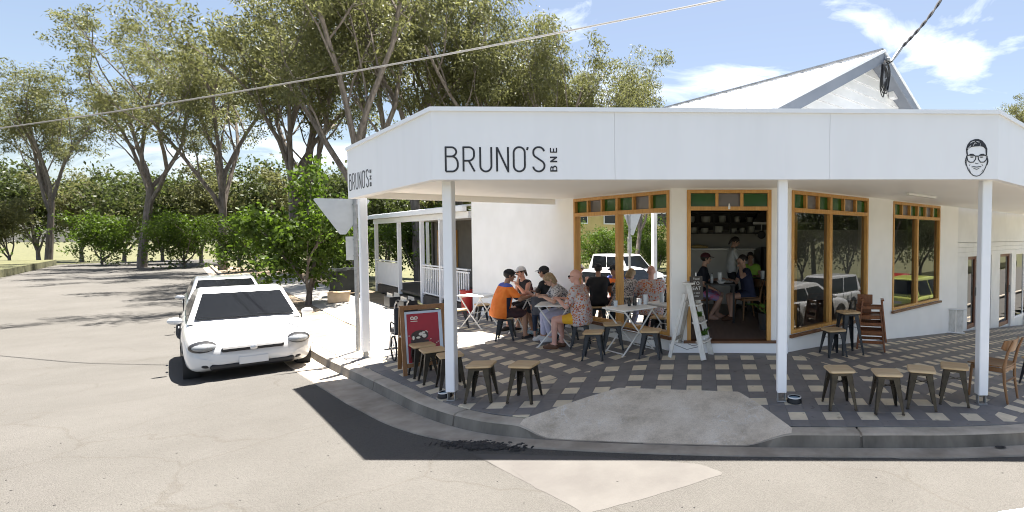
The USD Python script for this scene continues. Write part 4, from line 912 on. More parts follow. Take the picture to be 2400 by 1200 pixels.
# pushchair behind the board
def pushchair():
    b = ground_at(936, 838); t = thing('wheelchair', 'folded grey wheelchair with a black bag parked behind the red poster board', 'wheelchair', b, 2.3)
    for k, (x, y, r) in enumerate(((-.16, -.13, .20), (-.16, .11, .20))):
        ang = np.linspace(0, 2 * math.pi, 25)
        mb = MB().tube(np.c_[x + r * np.cos(ang), 0 * ang + y, r + r * np.sin(ang)], .014, 6, cap=False)
        w = part(t, 'wheel', mb, 'tyre')
        m2 = MB()
        for a in np.linspace(0, math.pi, 5)[:-1]: m2.tube([(x + r * math.cos(a), y, r + r * math.sin(a)), (x - r * math.cos(a), y, r - r * math.sin(a))], .004, 4)
        m2.tube([(x, y - .03, r), (x, y + .03, r)], .02, 8); part(w, 'spokes', m2, 'alu')
    for y in (-.10, .08):
        part(t, 'frame', MB().tube([(.36, y, .10), (.16, y, .42), (-.10, y, .45), (-.14, y, .92), (-.28, y, 1.0)], .012, 7).tube([(-.16, y, .17), (-.1, y, .45)], .011, 7), 'alu')
        part(t, 'handle', MB().tube([(-.28, y, 1.0), (-.38, y, 1.0)], .018, 8), 'black_metal')
        part(t, 'armrest', MB().tube([(-.12, y * 1.15, .60), (.1, y * 1.15, .61), (.16, y * 1.15, .55), (.15, y * 1.1, .43)], .012, 7), 'black_metal')
    part(t, 'seat', MB().box((.04, -.01, .455), (.30, .20, .10), .008), 'cloth_black', False)
    part(t, 'backrest', MB().box((-.135, -.01, .64), (.03, .20, .45), .01), 'cloth_navy_dark', False)
    part(t, 'bag', MB().box((-.21, -.01, .66), (.14, .22, .42), .035), 'cloth_black', 40)
    part(t, 'footplate', MB().bar((.36, -.17, .10), (.36, .15, .10), .09, .012), 'black_metal', False)
pushchair()

# ---------------------------------------------------------------- step ladder with chalk board and plants
def ladder():
    f0, f1, r0, r1 = ground_at(1638, 846), ground_at(1672, 831), ground_at(1562, 837), ground_at(1596, 824)
    fm, rm = (f0 + f1) / 2, (r0 + r1) / 2
    base = (fm + rm) / 2; yaw = math.atan2(*(fm - rm)[:2][::-1])
    t = thing('step_ladder', 'weathered white wooden step ladder beside the shop door', 'step ladder', base, yaw)
    d = np.linalg.norm((fm - rm)[:2]) / 2; hw = max(.17, np.linalg.norm((f1 - f0)[:2]) / 2); H = 1.12
    fx = lambda z: d * (1 - z / H) + .02
    rx = lambda z: -d + (d - .03) * z / (H * .93)
    for s in (-1, 1):
        k = lambda z: s * (hw - (hw - .13) * z / H)
        part(t, 'front_rail', MB().bar((fx(0), k(0), 0), (fx(H), k(H), H), .085, .024, up=(0, 1, 0), b=.003), 'rustic_white', False)
        part(t, 'rear_rail', MB().bar((rx(0), k(0) * .94, 0), (rx(.98), k(.98) * .94, .98), .055, .024, up=(0, 1, 0), b=.003), 'rustic_grey' if s > 0 else 'rustic_white', False)
    for z in (.26, .54, .80):
        y = hw - (hw - .13) * z / H; part(t, 'step', MB().box((fx(z) - .0, 0, z), (.15, 2 * y - .02, .022), .003), 'rustic_white', False)
    part(t, 'top_board', MB().box((0.02, 0, H + .012), (.17, .34, .026), .004), 'rustic_white', False)
    part(t, 'rear_brace', MB().bar((rx(.27), -.17, .27), (rx(.27), .17, .27), .02, .05), 'rustic_grey', False)
    part(t, 'iron_stay', MB().tube([(fx(.2), -.14, .2), (0, -.14, .13), (rx(.2), -.14, .2)], .004, 5).tube([(fx(.2), .14, .2), (0, .14, .13), (rx(.2), .14, .2)], .004, 5), 'black_metal')
    part(t, 'hinge', MB().box((0, 0, .86), (.05, .28, .03), .004), 'rustic_grey', False)
    Rz = rotz(yaw)
    W = lambda x, y, z: base + Rz @ np.array([x, y, z])
    # chalk board leaning on the top two steps
    cb = thing('chalkboard', 'dark chalkboard with white writing hung on the step ladder', 'chalkboard', on_z(1633, 703, 0) * 0 + (CAM + ray(1633, 703) * (base[1] - .10)), -math.pi / 2 + .25)
    hx, hz = .20, .36; lean = .16
    ux, uz = np.array([0, 1.0, 0]), unit(np.array([-lean, 0, 1])); nn = np.cross(ux, uz)
    part(cb, 'board', MB().extrude(sbox(-hx / 2, 0, hx / 2, hz), ux, uz, nn, np.array([0, 0, 0]), .012), 'chalk_black', False)
    def txt(s, h, y, x=None):
        m = meshkit.text_mesh(s, h, .0015); v = np.array(m.vertices); w = v[:, 0].max(); v[:, 0] -= w / 2 if x is None else 0
        part(cb, 'chalk_writing', MB().add(ux * v[:, :1] + uz * (v[:, 1:2] + y) + nn * (v[:, 2:3] + .0125), m.faces), 'chalk', False)
    txt('Food', .030, .305); txt('TO', .050, .225); txt('EAT', .050, .150); txt('or take', .022, .095); txt('away', .022, .050)
    part(cb, 'peg', MB().box((-.062, 0, hz + .02), (.012, .02, .06)), 'rustic_white', False)
    rnd = random.Random(3)
    def pot(lab, loc, n, h, w, m):
        t2 = thing('potted_plant', lab, 'plant', loc, yaw)
        part(t2, 'pot', MB().box((0, 0, .035), (.085, w, .07), .012), m, 40)
        g = MB()
        for _ in range(n):
            a, l = rnd.uniform(0, 6.28), rnd.uniform(.5, 1) * h; y = rnd.uniform(-.4, .4) * w; tip = np.array([math.cos(a) * l * .6, y + math.sin(a) * l * .6, .07 + l * rnd.uniform(-.1, .9)]); b0 = np.array([0, y, .07])
            mid = (b0 + tip) / 2 + np.array([0, 0, l * .35]); sd = unit(np.cross(tip - b0, [0, 0, 1])) * .016
            g.add([b0, mid + sd, tip, mid - sd], [[0, 1, 2], [0, 2, 3], [2, 1, 0], [3, 2, 0]])
        part(t2, 'leaves', g, 'plant_green', False)
    pot('small green plant in a grey trough on the middle step of the ladder', W(fx(.54) + .0, 0, .551), 26, .10, .2, 'rustic_grey')
    pot('trailing plant in a white pot on the lowest step of the ladder', W(fx(.26) + .0, 0.02, .271), 40, .13, .2, 'china_white')
ladder()

# ---------------------------------------------------------------- stacked high chairs
def high_chairs():
    c = ground_at(2040, 818); yaw = -.30
    def one(lab, dz, dx, first):
        t = thing('high_chair', lab, 'high chair', c + np.array([dx, 0, dz]), yaw, None)
        W_, D_, H_ = .46, .44, .70
        for sx in (-1, 1):
            for sy in (-1, 1):
                part(t, 'leg', MB().bar((sx * (W_ / 2), sy * D_ / 2, 0), (sx * (W_ / 2 - .07), sy * (D_ / 2 - .09), H_), .028, .055, up=(0, 1, 0), b=.004), 'highchair_brown', False)
            part(t, 'foot_runner', MB().bar((sx * W_ / 2, -D_ / 2, .03), (sx * W_ / 2, D_ / 2, .03), .03, .05, b=.004), 'highchair_brown', False)
        for z, k in ((.16, .9), (.30, .82), (.45, .74), (.58, .68)):
            x = W_ / 2 - .07 * z / H_; y = D_ / 2 - .09 * z / H_
            for s in (-1, 1):
                if z != .45 or s > 0: part(t, 'rail', MB().bar((-x, s * y, z), (x, s * y, z), .018, .05, b=.003), 'highchair_brown', False)
                part(t, 'side_rail', MB().bar((s * x, -y, z + .03), (s * x, y, z + .03), .018, .05, b=.003), 'highchair_brown', False)
        part(t, 'seat', MB().box((0, 0, .44), (W_ - .12, D_ - .12, .018), .004), 'highchair_brown', False)
        part(t, 'backrest', MB().box((-.12, D_ / 2 - .10, .70), (.30 - .04, .02, .17), .006), 'highchair_brown', False)
        part(t, 'arm_rail', MB().bar((-W_ / 2 + .06, -D_ / 2 + .08, H_ + .012), (-W_ / 2 + .06, D_ / 2 - .08, H_ + .012), .05, .022, b=.004).bar((W_ / 2 - .06, -D_ / 2 + .08, H_ + .012), (W_ / 2 - .06, D_ / 2 - .08, H_ + .012), .05, .022, b=.004), 'highchair_brown', False)
        return t
    one('brown wooden high chair, lower of the stacked pair by the right window', 0, 0, True)
    one('brown wooden high chair, upper of the stacked pair by the right window', .17, .02, False)
high_chairs()

# ---------------------------------------------------------------- brown dining chair at the right
def dining_chair(name, label, loc, yaw, m='chair_brown'):
    """front is +x"""
    t = thing(name, label, 'chair', loc, yaw)
    for s in (-1, 1):
        part(t, 'front_leg', MB().tube([(.20, s * .22, .0), (.185, s * .215, .25), (.17, s * .21, .44)], [.014, .018, .019], 8), m)
        part(t, 'rear_leg', MB().tube([(-.24, s * .18, 0), (-.20, s * .185, .25), (-.19, s * .185, .45), (-.23, s * .18, .64), (-.285, s * .175, .79)], [.014, .018, .020, .017, .013], 8), m)
        part(t, 'side_rail', MB().bar((.17, s * .20, .405), (-.19, s * .18, .405), .022, .055, b=.004), m, False)
    for x, y in ((.17, .21), (-.19, .18)): part(t, 'cross_rail', MB().bar((x, -y, .405), (x, y, .405), .022, .05, b=.004), m, False)
    part(t, 'rear_stretcher', MB().tube([(-.205, -.18, .27), (-.212, 0, .275), (-.205, .18, .27)], .012, 8), m)
    n = 12; xs = np.linspace(-.20, .22, n); ys = np.linspace(-.23, .23, n); X, Y = np.meshgrid(xs, ys, indexing='ij')
    Yw = Y * np.where(X > 0, 1.0, 1.0 + X * .6); Z = .452 - .022 * np.exp(-((X - .0) / .17) ** 2) * (1 - (Y / .23) ** 2) + .01 * (np.abs(Y) / .23) ** 2
    v = np.stack([X, Yw, Z], -1).reshape(-1, 3); q = np.array([[i * n + j, (i + 1) * n + j, (i + 1) * n + j + 1, i * n + j + 1] for i in range(n - 1) for j in range(n - 1)])
    v2 = v - [0, 0, .014]; edge = [i * n for i in range(n)] + [(n - 1) * n + j for j in range(1, n)] + [i * n + n - 1 for i in range(n - 2, -1, -1)] + [j for j in range(n - 2, 0, -1)]
    qe = [[edge[i], edge[(i + 1) % len(edge)], edge[(i + 1) % len(edge)] + n * n, edge[i] + n * n] for i in range(len(edge))]
    part(t, 'seat', MB().add(np.vstack([v, v2]), np.vstack([q, q[:, ::-1] + n * n, qe])), m, 40)
    # curved back board, lens-shaped
    k = 15; th = np.linspace(-1, 1, k); y = th * .245; up = .085 * np.sqrt(np.maximum(0, 1 - (th * .96) ** 2)) + .02; xx = -.262 + .05 * th ** 2
    rows = []
    for yy, u_, x_ in zip(y, up, xx):
        zc = .735; rows.append([(x_ - .03 * 0, yy, zc - u_ * 1.0), (x_ - .035, yy, zc + .055), (x_ - .050, yy, zc + .055), (x_ - .016, yy, zc - u_ * 1.0)])
    v = np.array(rows).reshape(-1, 3); q = [[i * 4 + a, i * 4 + (a + 1) % 4, (i + 1) * 4 + (a + 1) % 4, (i + 1) * 4 + a] for i in range(k - 1) for a in range(4)] + [[0, 1, 2, 3], [(k - 1) * 4 + 3, (k - 1) * 4 + 2, (k - 1) * 4 + 1, (k - 1) * 4]]
    part(t, 'backrest', MB().add(v + np.array([.04, 0, 0]), q), m, 30)
    return t
p = (ground_at(2353, 948) + ground_at(2385, 938)) / 2
yawc = 2.30
dc = dining_chair('dining_chair', 'brown wooden chair with a curved back behind the right front post', p + rotz(yawc) @ np.array([.22, 0, 0]), yawc)
put(dc, [*(p + rotz(yawc) @ np.array([.22, 0, 0]))[:2], float(gz(*(p + rotz(yawc) @ np.array([.22, 0, 0]))[:2]))], yawc)

# ---------------------------------------------------------------- white board leaning by the neighbouring shop
def white_board():
    b = ground_at(2240, 782); t = thing('white_sign_frame', 'narrow white wooden frame leaning against the wall end', 'sign', b, -.35)
    H = .62
    for s in (-1, 1):
        part(t, 'side_panel', MB().box((s * .09, 0, H / 2), (.16, .028, H - .04), .004, R=rotz(s * .25)), 'rustic_white', False)
    for z in (.03, H): part(t, 'rail', MB().box((0, 0, z), (.46 if z > .3 else .40, .12, .028), .005), 'white_post', False)
white_board()

# ---------------------------------------------------------------- dog bowls, bin
def bowl(label, px, py, full):
    t = thing('dog_bowl', label, 'dog bowl', ground_at(px, py + 4)); r = .085
    part(t, 'bowl', MB().lathe([(0, 0), (r * 1.05, 0), (r * 1.08, .012), (r * .94, .062), (r * .86, .062), (r * .8, .02), (0, .015)], n=24), 'black_metal', 40)
    part(t, 'rim', MB().lathe([(r * .84, .06), (r * .97, .058), (r * .96, .068), (r * .85, .069)], n=24), 'china_white', 40)
    part(t, 'water', MB().lathe([(0, .048), (r * .85, .048)], n=24), 'bowl_water', False)
bowl('black dog bowl of water right beside the middle awning post', 1862, 938, 1)
bowl('black dog bowl half hidden behind the left front awning post', 1043, 926, 1)
def red_bin():
    b = ground_at(1096, 733); t = thing('red_bin', 'red plastic bin standing at the end of the white wall', 'bin', b)
    part(t, 'tub', MB().lathe([(0, 0), (.14, 0), (.18, .62), (.172, .62), (.135, .02), (0, .02)], n=20), 'red_plastic', 40)
    part(t, 'rim', MB().lathe([(.17, .60), (.195, .60), (.195, .63), (.17, .63)], n=20), 'red_plastic', 40)
red_bin()

# ---------------------------------------------------------------- street sign pole
def street_pole():
    b = ground_at(840, 822); top_z = 1.81 + (555 - 478) / 1220 * b[1] 
    t = thing('sign_pole', 'grey metal sign pole at the kerb carrying a triangular and a small sign', 'sign pole', b, 0)
    h = top_z - b[2] + .12
    part(t, 'pole', MB().tube([(0, 0, 0), (0, 0, h)], .035, 14).lathe([(0, h), (.036, h), (.03, h + .012), (0, h + .014)], n=14), 'galv', 40)
    yaw = math.atan2(-1, -1) + .9
    tri = Polygon([(-.40, .0), (.40, .0), (.03, -.60), (-.03, -.60)]).buffer(.03)
    R = rotz(.5); ux, nn = R @ np.array([1.0, 0, 0]), R @ np.array([0, -1.0, 0])
    part(t, 'give_way_sign', MB().extrude(tri, ux, (0, 0, 1), nn, R @ np.array([-.20, .05, h - .06]), .006), 'sign_back', False)
    part(t, 'small_sign', MB().extrude(sbox(-.14, -.22, .05, .22), ux, (0, 0, 1), nn, R @ np.array([-.02, .05, h - .95]), .005), 'sign_back', False)
    for z in (h - .15, h - .55, h - .8, h - 1.1): part(t, 'clamp', MB().lathe([(.036, z), (.046, z), (.046, z + .03), (.036, z + .03)], n=12), 'galv', 40)
street_pole()

# ---------------------------------------------------------------- road litter
def litter():
    rnd = random.Random(11); mb = MB()
    c0 = on_z(1130, 1043, -.43)
    for _ in range(620):
        a = rnd.gauss(0, .19); b = rnd.gauss(0, .045); c = c0 + np.array([a, b - .10 * a, 0]); s = rnd.uniform(.005, .024)
        t = trimesh.creation.icosphere(subdivisions=0); v = t.vertices * [s * rnd.uniform(.8, 1.8), s * rnd.uniform(.6, 1.4), s * rnd.uniform(.3, .7)] * ([2.6, .35, .5] if rnd.random() < .25 else [1, 1, 1])
        mb.add(v @ rotz(rnd.uniform(0, 6)).T + [c[0], c[1], zroad(c[0], c[1]) + .006 + s * .2], t.faces)
    single('gutter_debris', mb, 'litter', 'heap of dark leaf mould and twigs lying in the gutter', 'debris', kind='stuff')
    mb = MB()
    for _ in range(160):
        x, y = rnd.uniform(-7, 5), rnd.uniform(2.6, 5.7); s = rnd.uniform(.003, .008) 
        t = trimesh.creation.icosphere(subdivisions=0); v = t.vertices * [s * rnd.uniform(.8, 1.8), s * rnd.uniform(.6, 1.4), s * .6]
        mb.add(v + [x, y, zroad(x, y) + s * .3], t.faces)
    single('road_grit', mb, 'litter', 'loose dark grit scattered over the road', 'grit', kind='stuff')
    for (px, py), lab, r in (((2180, 1047), 'dry curled yellow leaf in the gutter at the right', .05), ((2345, 1049), 'flat dark scrap lying in the gutter at the right', .06)):
        p = on_z(px, py, -.425); a = np.linspace(0, 2 * math.pi, 12, endpoint=False)
        v = np.c_[np.cos(a) * r, np.sin(a) * r * .5, .008 + .018 * np.cos(2 * a) ** 2 * (r < .055)]; v = np.vstack([v, [[0, 0, .004]]])
        tag(part(None, 'fallen_leaf', MB().add(v + p, [[i, (i + 1) % 12, 12] for i in range(12)]), 'leaf_litter' if r < .055 else 'litter', 40), lab, 'leaf')
litter()
p = on_z(2420, 1230, -.44)
_pp = [on_z(x, y, -.44)[:2] for x, y in ((1108, 1064), (1400, 1070), (1640, 1088), (1700, 1110), (1622, 1135), (1500, 1172), (1372, 1205))]
_rp = np.random.default_rng(4); _ring = LineString(_pp + [_pp[0]]); _pp = [np.array(_ring.interpolate(t).coords[0]) + _rp.normal(0, .004, 2) for t in np.arange(0, _ring.length, .07)]
single('road_patch', drape(Polygon(_pp), .002, .5, zroad), 'road_patch', 'smoother pale patch let into the road before the ramp', kind='structure')
single('road_marking', drape(Polygon([(p[0] - .16, p[1] + .19), (p[0] + .4, p[1] + .32), (p[0] + .4, p[1] - .4), (p[0] - .42, p[1] - .4)]), .004, .5, zroad), 'road_paint', 'white painted road marking at the lower right corner', kind='structure')

# ---------------------------------------------------------------- overhead cables
def cables():
    a, b = on_z(770, 178, 6.2), None
    d = ray(770, 178); a = CAM + d * (11.0 / d[1]); d = ray(1690, 0); b = CAM + d * (9.0 / d[1])
    v = b - a; ts = np.linspace(-1.4, 1.6, 40); pts = [a + v * t + np.array([0, 0, .10 * (t * (t - 1))]) for t in ts]
    single('overhead_cable', MB().tube(pts, .017, 6), 'cable_pale', 'pale overhead cable slanting across the trees and sky', 'cable')
    ap = AP + np.array([.12, -.12, -.22])
    t = thing('service_cable', 'black twisted service cable tied to the gable peak with a hanging coil', 'cable', (0, 0, 0))
    d1 = ray(2112, 112); q1 = CAM + d1 * ((ap[1] + .12) / d1[1]); d2 = ray(2205, 0); q2 = CAM + d2 * ((ap[1] + .7) / d2[1]); d3 = ray(2330, -330); q3 = CAM + d3 * ((ap[1] + 2.6) / d3[1])
    P3 = [ap, q1, q2, q3]; cs = CubicSpline([0, .2, .55, 1.0], np.array(P3)); u = np.linspace(.2, 1, 50); core = cs(u)
    for k in range(2):
        ang = np.arange(50) * .9 + k * math.pi; off = np.stack([np.cos(ang), 0 * ang, np.sin(ang)], 1) * .016
        part(t, 'strand', MB().tube(core + off, .017, 6), 'cable_black')
    part(t, 'dead_end_grip', MB().tube([ap, ap * .5 + q1 * .5, q1], [.022, .034, .036], 8), 'galv')
    part(t, 'bracket', MB().box(ap + np.array([-.05, .05, .05]), (.06, .1, .06), .01).tube([ap, ap + np.array([-.1, .12, .02])], .012, 6), 'galv')
    s0, z0 = FR.hit(2070, 192, .36); 
    for k in range(5):
        ang = np.linspace(.2, 2 * math.pi + .1 * k, 30); rx, rz = .085 + .012 * k, .30 - .035 * (k % 3)
        c = FR.p(s0 - .02 + .012 * k, .36 + .012 * k, z0 + .02 + .02 * k)
        part(t, 'coil', MB().tube([c + FR.u * (rx * math.cos(a)) + np.array([0, 0, rz * math.sin(a)]) + FR.n * .01 * math.sin(3 * a) for a in ang], .010, 5), 'cable_black')
    c = FR.p(s0 - .02, .37, z0 + .30); part(t, 'tail', MB().tube([ap, (ap + c) / 2 + np.array([-.03, 0, -.04]), c], .014, 6), 'cable_black')
cables()
# ---------------------------------------------------------------- verandah house at the end of the cafe
def verandah():
    t = thing('verandah_house', 'low house with a white railed verandah behind the white cafe wall', 'house')
    s_end = FL.hit(1104, 600)[0] + .25
    sp_ = [FL.hit(986, 600)[0], FL.hit(933, 600)[0], FL.hit(880, 600)[0]]
    zf = -.06; rail = .93; gb = -1.0
    hx = lambda mb, *a: FL.hexa(mb, *a)
    mb = MB(); hx(mb, s_end, sp_[2] + .15, -2.4, -.04, zf - .07, zf); part(t, 'verandah_floor', mb, 'deck_dark', False)
    mb = MB(); hx(mb, s_end, sp_[0], -.06, -.03, zf - .30, zf - .072); part(t, 'floor_beam', mb, 'deck_dark', False); mb = MB(); hx(mb, sp_[1], sp_[2] + .15, -.06, -.03, zf - .30, zf - .072); part(t, 'floor_beam', mb, 'deck_dark', False)
    for s in (s_end + .8, s_end + 2.6, sp_[0] - .1, sp_[1] + .1, sp_[2]): mb = MB(); hx(mb, s - .09, s + .09, -.35, -.17, gb, zf - .30); part(t, 'stump', mb, 'deck_dark', False)
    mb = MB(); hx(mb, s_end, sp_[2] + .1, -2.4, -2.3, gb, zf - .08); part(t, 'foundation', mb, 'inner_dark', False)
    for s in (sp_[0], sp_[1], sp_[2], (s_end + sp_[0]) / 2 + .2): mb = MB(); hx(mb, s - .055, s + .055, -.10, .01, zf - .28, 2.32); part(t, 'post', mb, 'white_post', False)
    mb = MB(); hx(mb, s_end - .1, sp_[2] + .25, -.09, .0, 2.32, 2.50); part(t, 'beam', mb, 'white_post', False)
    mb = MB(); hx(mb, s_end - .15, sp_[2] + .4, .06, .18, 2.50, 2.64); part(t, 'gutter', mb, 'white_post', False)
    # roof: low slope rising away from the front
    mb = MB(); a0, a1 = s_end - .1, sp_[2] + .4
    c = [FL.p(a0, .1, 2.62), FL.p(a1, .1, 2.62), FL.p(a1, -6, 3.5), FL.p(a0, -6, 3.5)]; up = np.array([0, 0, .05]); mb.hexa([*c, *[q + up for q in c]]); part(t, 'roof', mb, 'roof_white', False)
    mb = MB(); hx(mb, s_end, sp_[2] + .2, -2.4, -.1, 2.44, 2.47); part(t, 'verandah_ceiling', mb, 'board_white', False)
    # back wall of grey boards, with a timber door
    g0, g1 = s_end - .4, FL.hit(1014, 600, -2.1)[0]
    mb = MB(); hx(mb, g0, g1, -2.3, -2.14, zf, 2.45); part(t, 'back_wall', mb, 'board_grey', False)
    z = zf + .01
    while z < 2.3:
        mb = MB(); a = [FL.p(g0, -2.12, z), FL.p(g1 + .0, -2.12, z), FL.p(g1, -2.138, z + .16), FL.p(g0, -2.138, z + .16)]; b = [q - FL.n * .02 for q in a]; mb.hexa([a[0], a[1], b[1], b[0], a[3], a[2], b[2], b[3]]); part(t, 'weatherboard', mb, 'board_grey', False); z += .165
    mb = MB(); hx(mb, g1 - .14, g1, -2.118, -2.06, zf, 2.45); part(t, 'corner_board', mb, 'board_grey', False)
    d0, d1 = FL.hit(1072, 600, -2.1)[0], FL.hit(1028, 600, -2.1)[0]
    mb = MB(); hx(mb, d0, d0 + .09, -2.118, -2.05, zf, 2.08); hx(mb, d1 - .09, d1, -2.118, -2.05, zf, 2.08); hx(mb, d0 + .09, d1 - .09, -2.118, -2.052, 1.99, 2.08); dpt = part(t, 'door_frame', mb, 'timber_frame', False)
    mb = MB(); hx(mb, d0 + .1, d1 - .1, -2.12, -2.09, zf, 1.98); part(dpt, 'door_leaf', mb, 'ply', False)
    # balustrades: rails and upright slats
    def balus(a, b, m, o=-.05, slat=.115, gap=None):
        mb = MB(); hx(mb, a, b, o - .05, o + .05, rail - .035, rail); hx(mb, a, b, o - .02, o + .02, rail - .12, rail - .075); hx(mb, a, b, o - .02, o + .02, zf + .06, zf + .10); r = part(t, 'railing', mb, m, False)
        x = a + .04
        while x < b - .03:
            q = MB(); hx(q, x, x + .045, o - .012, o + .012, zf + .101, rail - .121); part(r, 'slat', q, m, False); x += slat
    balus(s_end + .02, sp_[0] - .055, 'white_post', slat=.16); balus(sp_[1] + .055, sp_[2] - .055, 'white_post', slat=.075)
    balus(g1 + .1, sp_[2], 'board_grey', o=-2.25, slat=.13)
    for s in (sp_[2], g1 + 1.2): mb = MB(); hx(mb, s - .05, s + .05, -2.34, -2.24, zf, 2.45); part(t, 'post', mb, 'white_post', False)
    # steps between the posts
    for k in range(3):
        mb = MB(); hx(mb, sp_[0] + .06, sp_[1] - .06, .05 + .26 * k - .27, .05 + .26 * k, zf - .16 * (k + 1) - .04, zf - .16 * (k + 1)); part(t, 'step', mb, 'deck_dark', False)
    # bottle crate under the verandah
    for i, a in enumerate((sp_[0] + .35, sp_[0] - 1.1)):
        zg = float(gz(*FL.p(a, .12, 0)[:2])); c = thing('bottle_crate', 'black crate of pale bottles below the verandah ' + ('steps' if i == 0 else 'railing'), 'crate', FL.p(a, .72, 0) * [1, 1, 0] + [0, 0, zg], 3 * math.pi / 4)
        for y in (-.18, .18): part(c, 'side', MB().box((0, y, .15), (.62, .015, .30)), 'black_metal', False)
        for x in (-.30, .30): part(c, 'end', MB().box((x, 0, .15), (.015, .34, .30)), 'black_metal', False)
        for k in range(6):
            x = -.25 + .1 * k; part(c, 'bottle', MB().lathe([(0, .01), (.036, .01), (.036, .24), (.014, .33), (.014, .40), (0, .40)], (x, .1, 0), 8).lathe([(0, .01), (.036, .01), (.036, .24), (.014, .33), (.014, .40), (0, .40)], (x, -.1, 0), 8), 'poster_cream', 40)
verandah()
# wheelie bins and a box at the far left
def bins():
    for (px, py), lab in (((792, 692), 'dark wheelie bin on the left of the pair by the verandah house'), ((826, 688), 'dark wheelie bin on the right of the pair by the verandah house')):
        b = ground_at(px, py); t = thing('wheelie_bin', lab, 'wheelie bin', b, .6)
        def taper(w0, d0, w1, d1, z0, z1): return [(-w0, -d0, z0), (w0, -d0, z0), (w0, d0, z0), (-w0, d0, z0), (-w1, -d1, z1), (w1, -d1, z1), (w1, d1, z1), (-w1, d1, z1)]
        part(t, 'body', MB().hexa(taper(.22, .24, .29, .34, .06, .95)), 'bin_dark', False)
        part(t, 'lid', MB().hexa(taper(.31, .37, .27, .33, .951, 1.03)), 'bin_dark', False)
        part(t, 'handle', MB().bar((-.26, .40, .98), (.26, .40, .98), .04, .04), 'bin_dark', False)
        for s in (-1, 1): part(t, 'wheel', MB().lathe([(0, -.03), (.1, -.03), (.1, .03), (0, .03)], n=16).xf(np.array([[0, 0, 1], [0, 1, 0], [-1, 0, 0.]]), np.array([s * .26, .27, .10])), 'tyre', 40)
    b = ground_at(795, 708); t = thing('wooden_box', 'pale plywood box on the ground in front of the wheelie bins', 'box', b, .5)
    part(t, 'sides', MB().box((0, 0, .17), (.62, .45, .34), .01), 'ply', False); part(t, 'lid', MB().box((0, 0, .355), (.66, .49, .025), .005), 'ply', False)
bins()
def mesh_fence():
    t = thing('wire_fence', 'thin wire mesh fence on metal posts behind the wheelie bins', 'fence'); p0, p1 = on_z(600, 648, -.3), on_z(862, 640, -.3)
    p0[2] = p1[2] = -.6; n = 7
    for i in range(n): q = p0 + (p1 - p0) * i / (n - 1); part(t, 'post', MB().tube([q, q + [0, 0, 1.7]], .025, 8), 'galv')
    mb = MB(); d = p1 - p0; L = np.linalg.norm(d)
    for k in range(int(L / .25)):
        for s in (-1, 1):
            a = p0 + d * (k * .25 / L); b = a + d * (s * 1.6 / L); u = [a + [0, 0, .05], b + [0, 0, 1.65]]
            mb.tube(u, .003, 3, cap=False)
    mb.tube([p0 + [0, 0, 1.66], p1 + [0, 0, 1.66]], .012, 5); part(t, 'wire_mesh', mb, 'galv', False, kind='stuff')
mesh_fence()

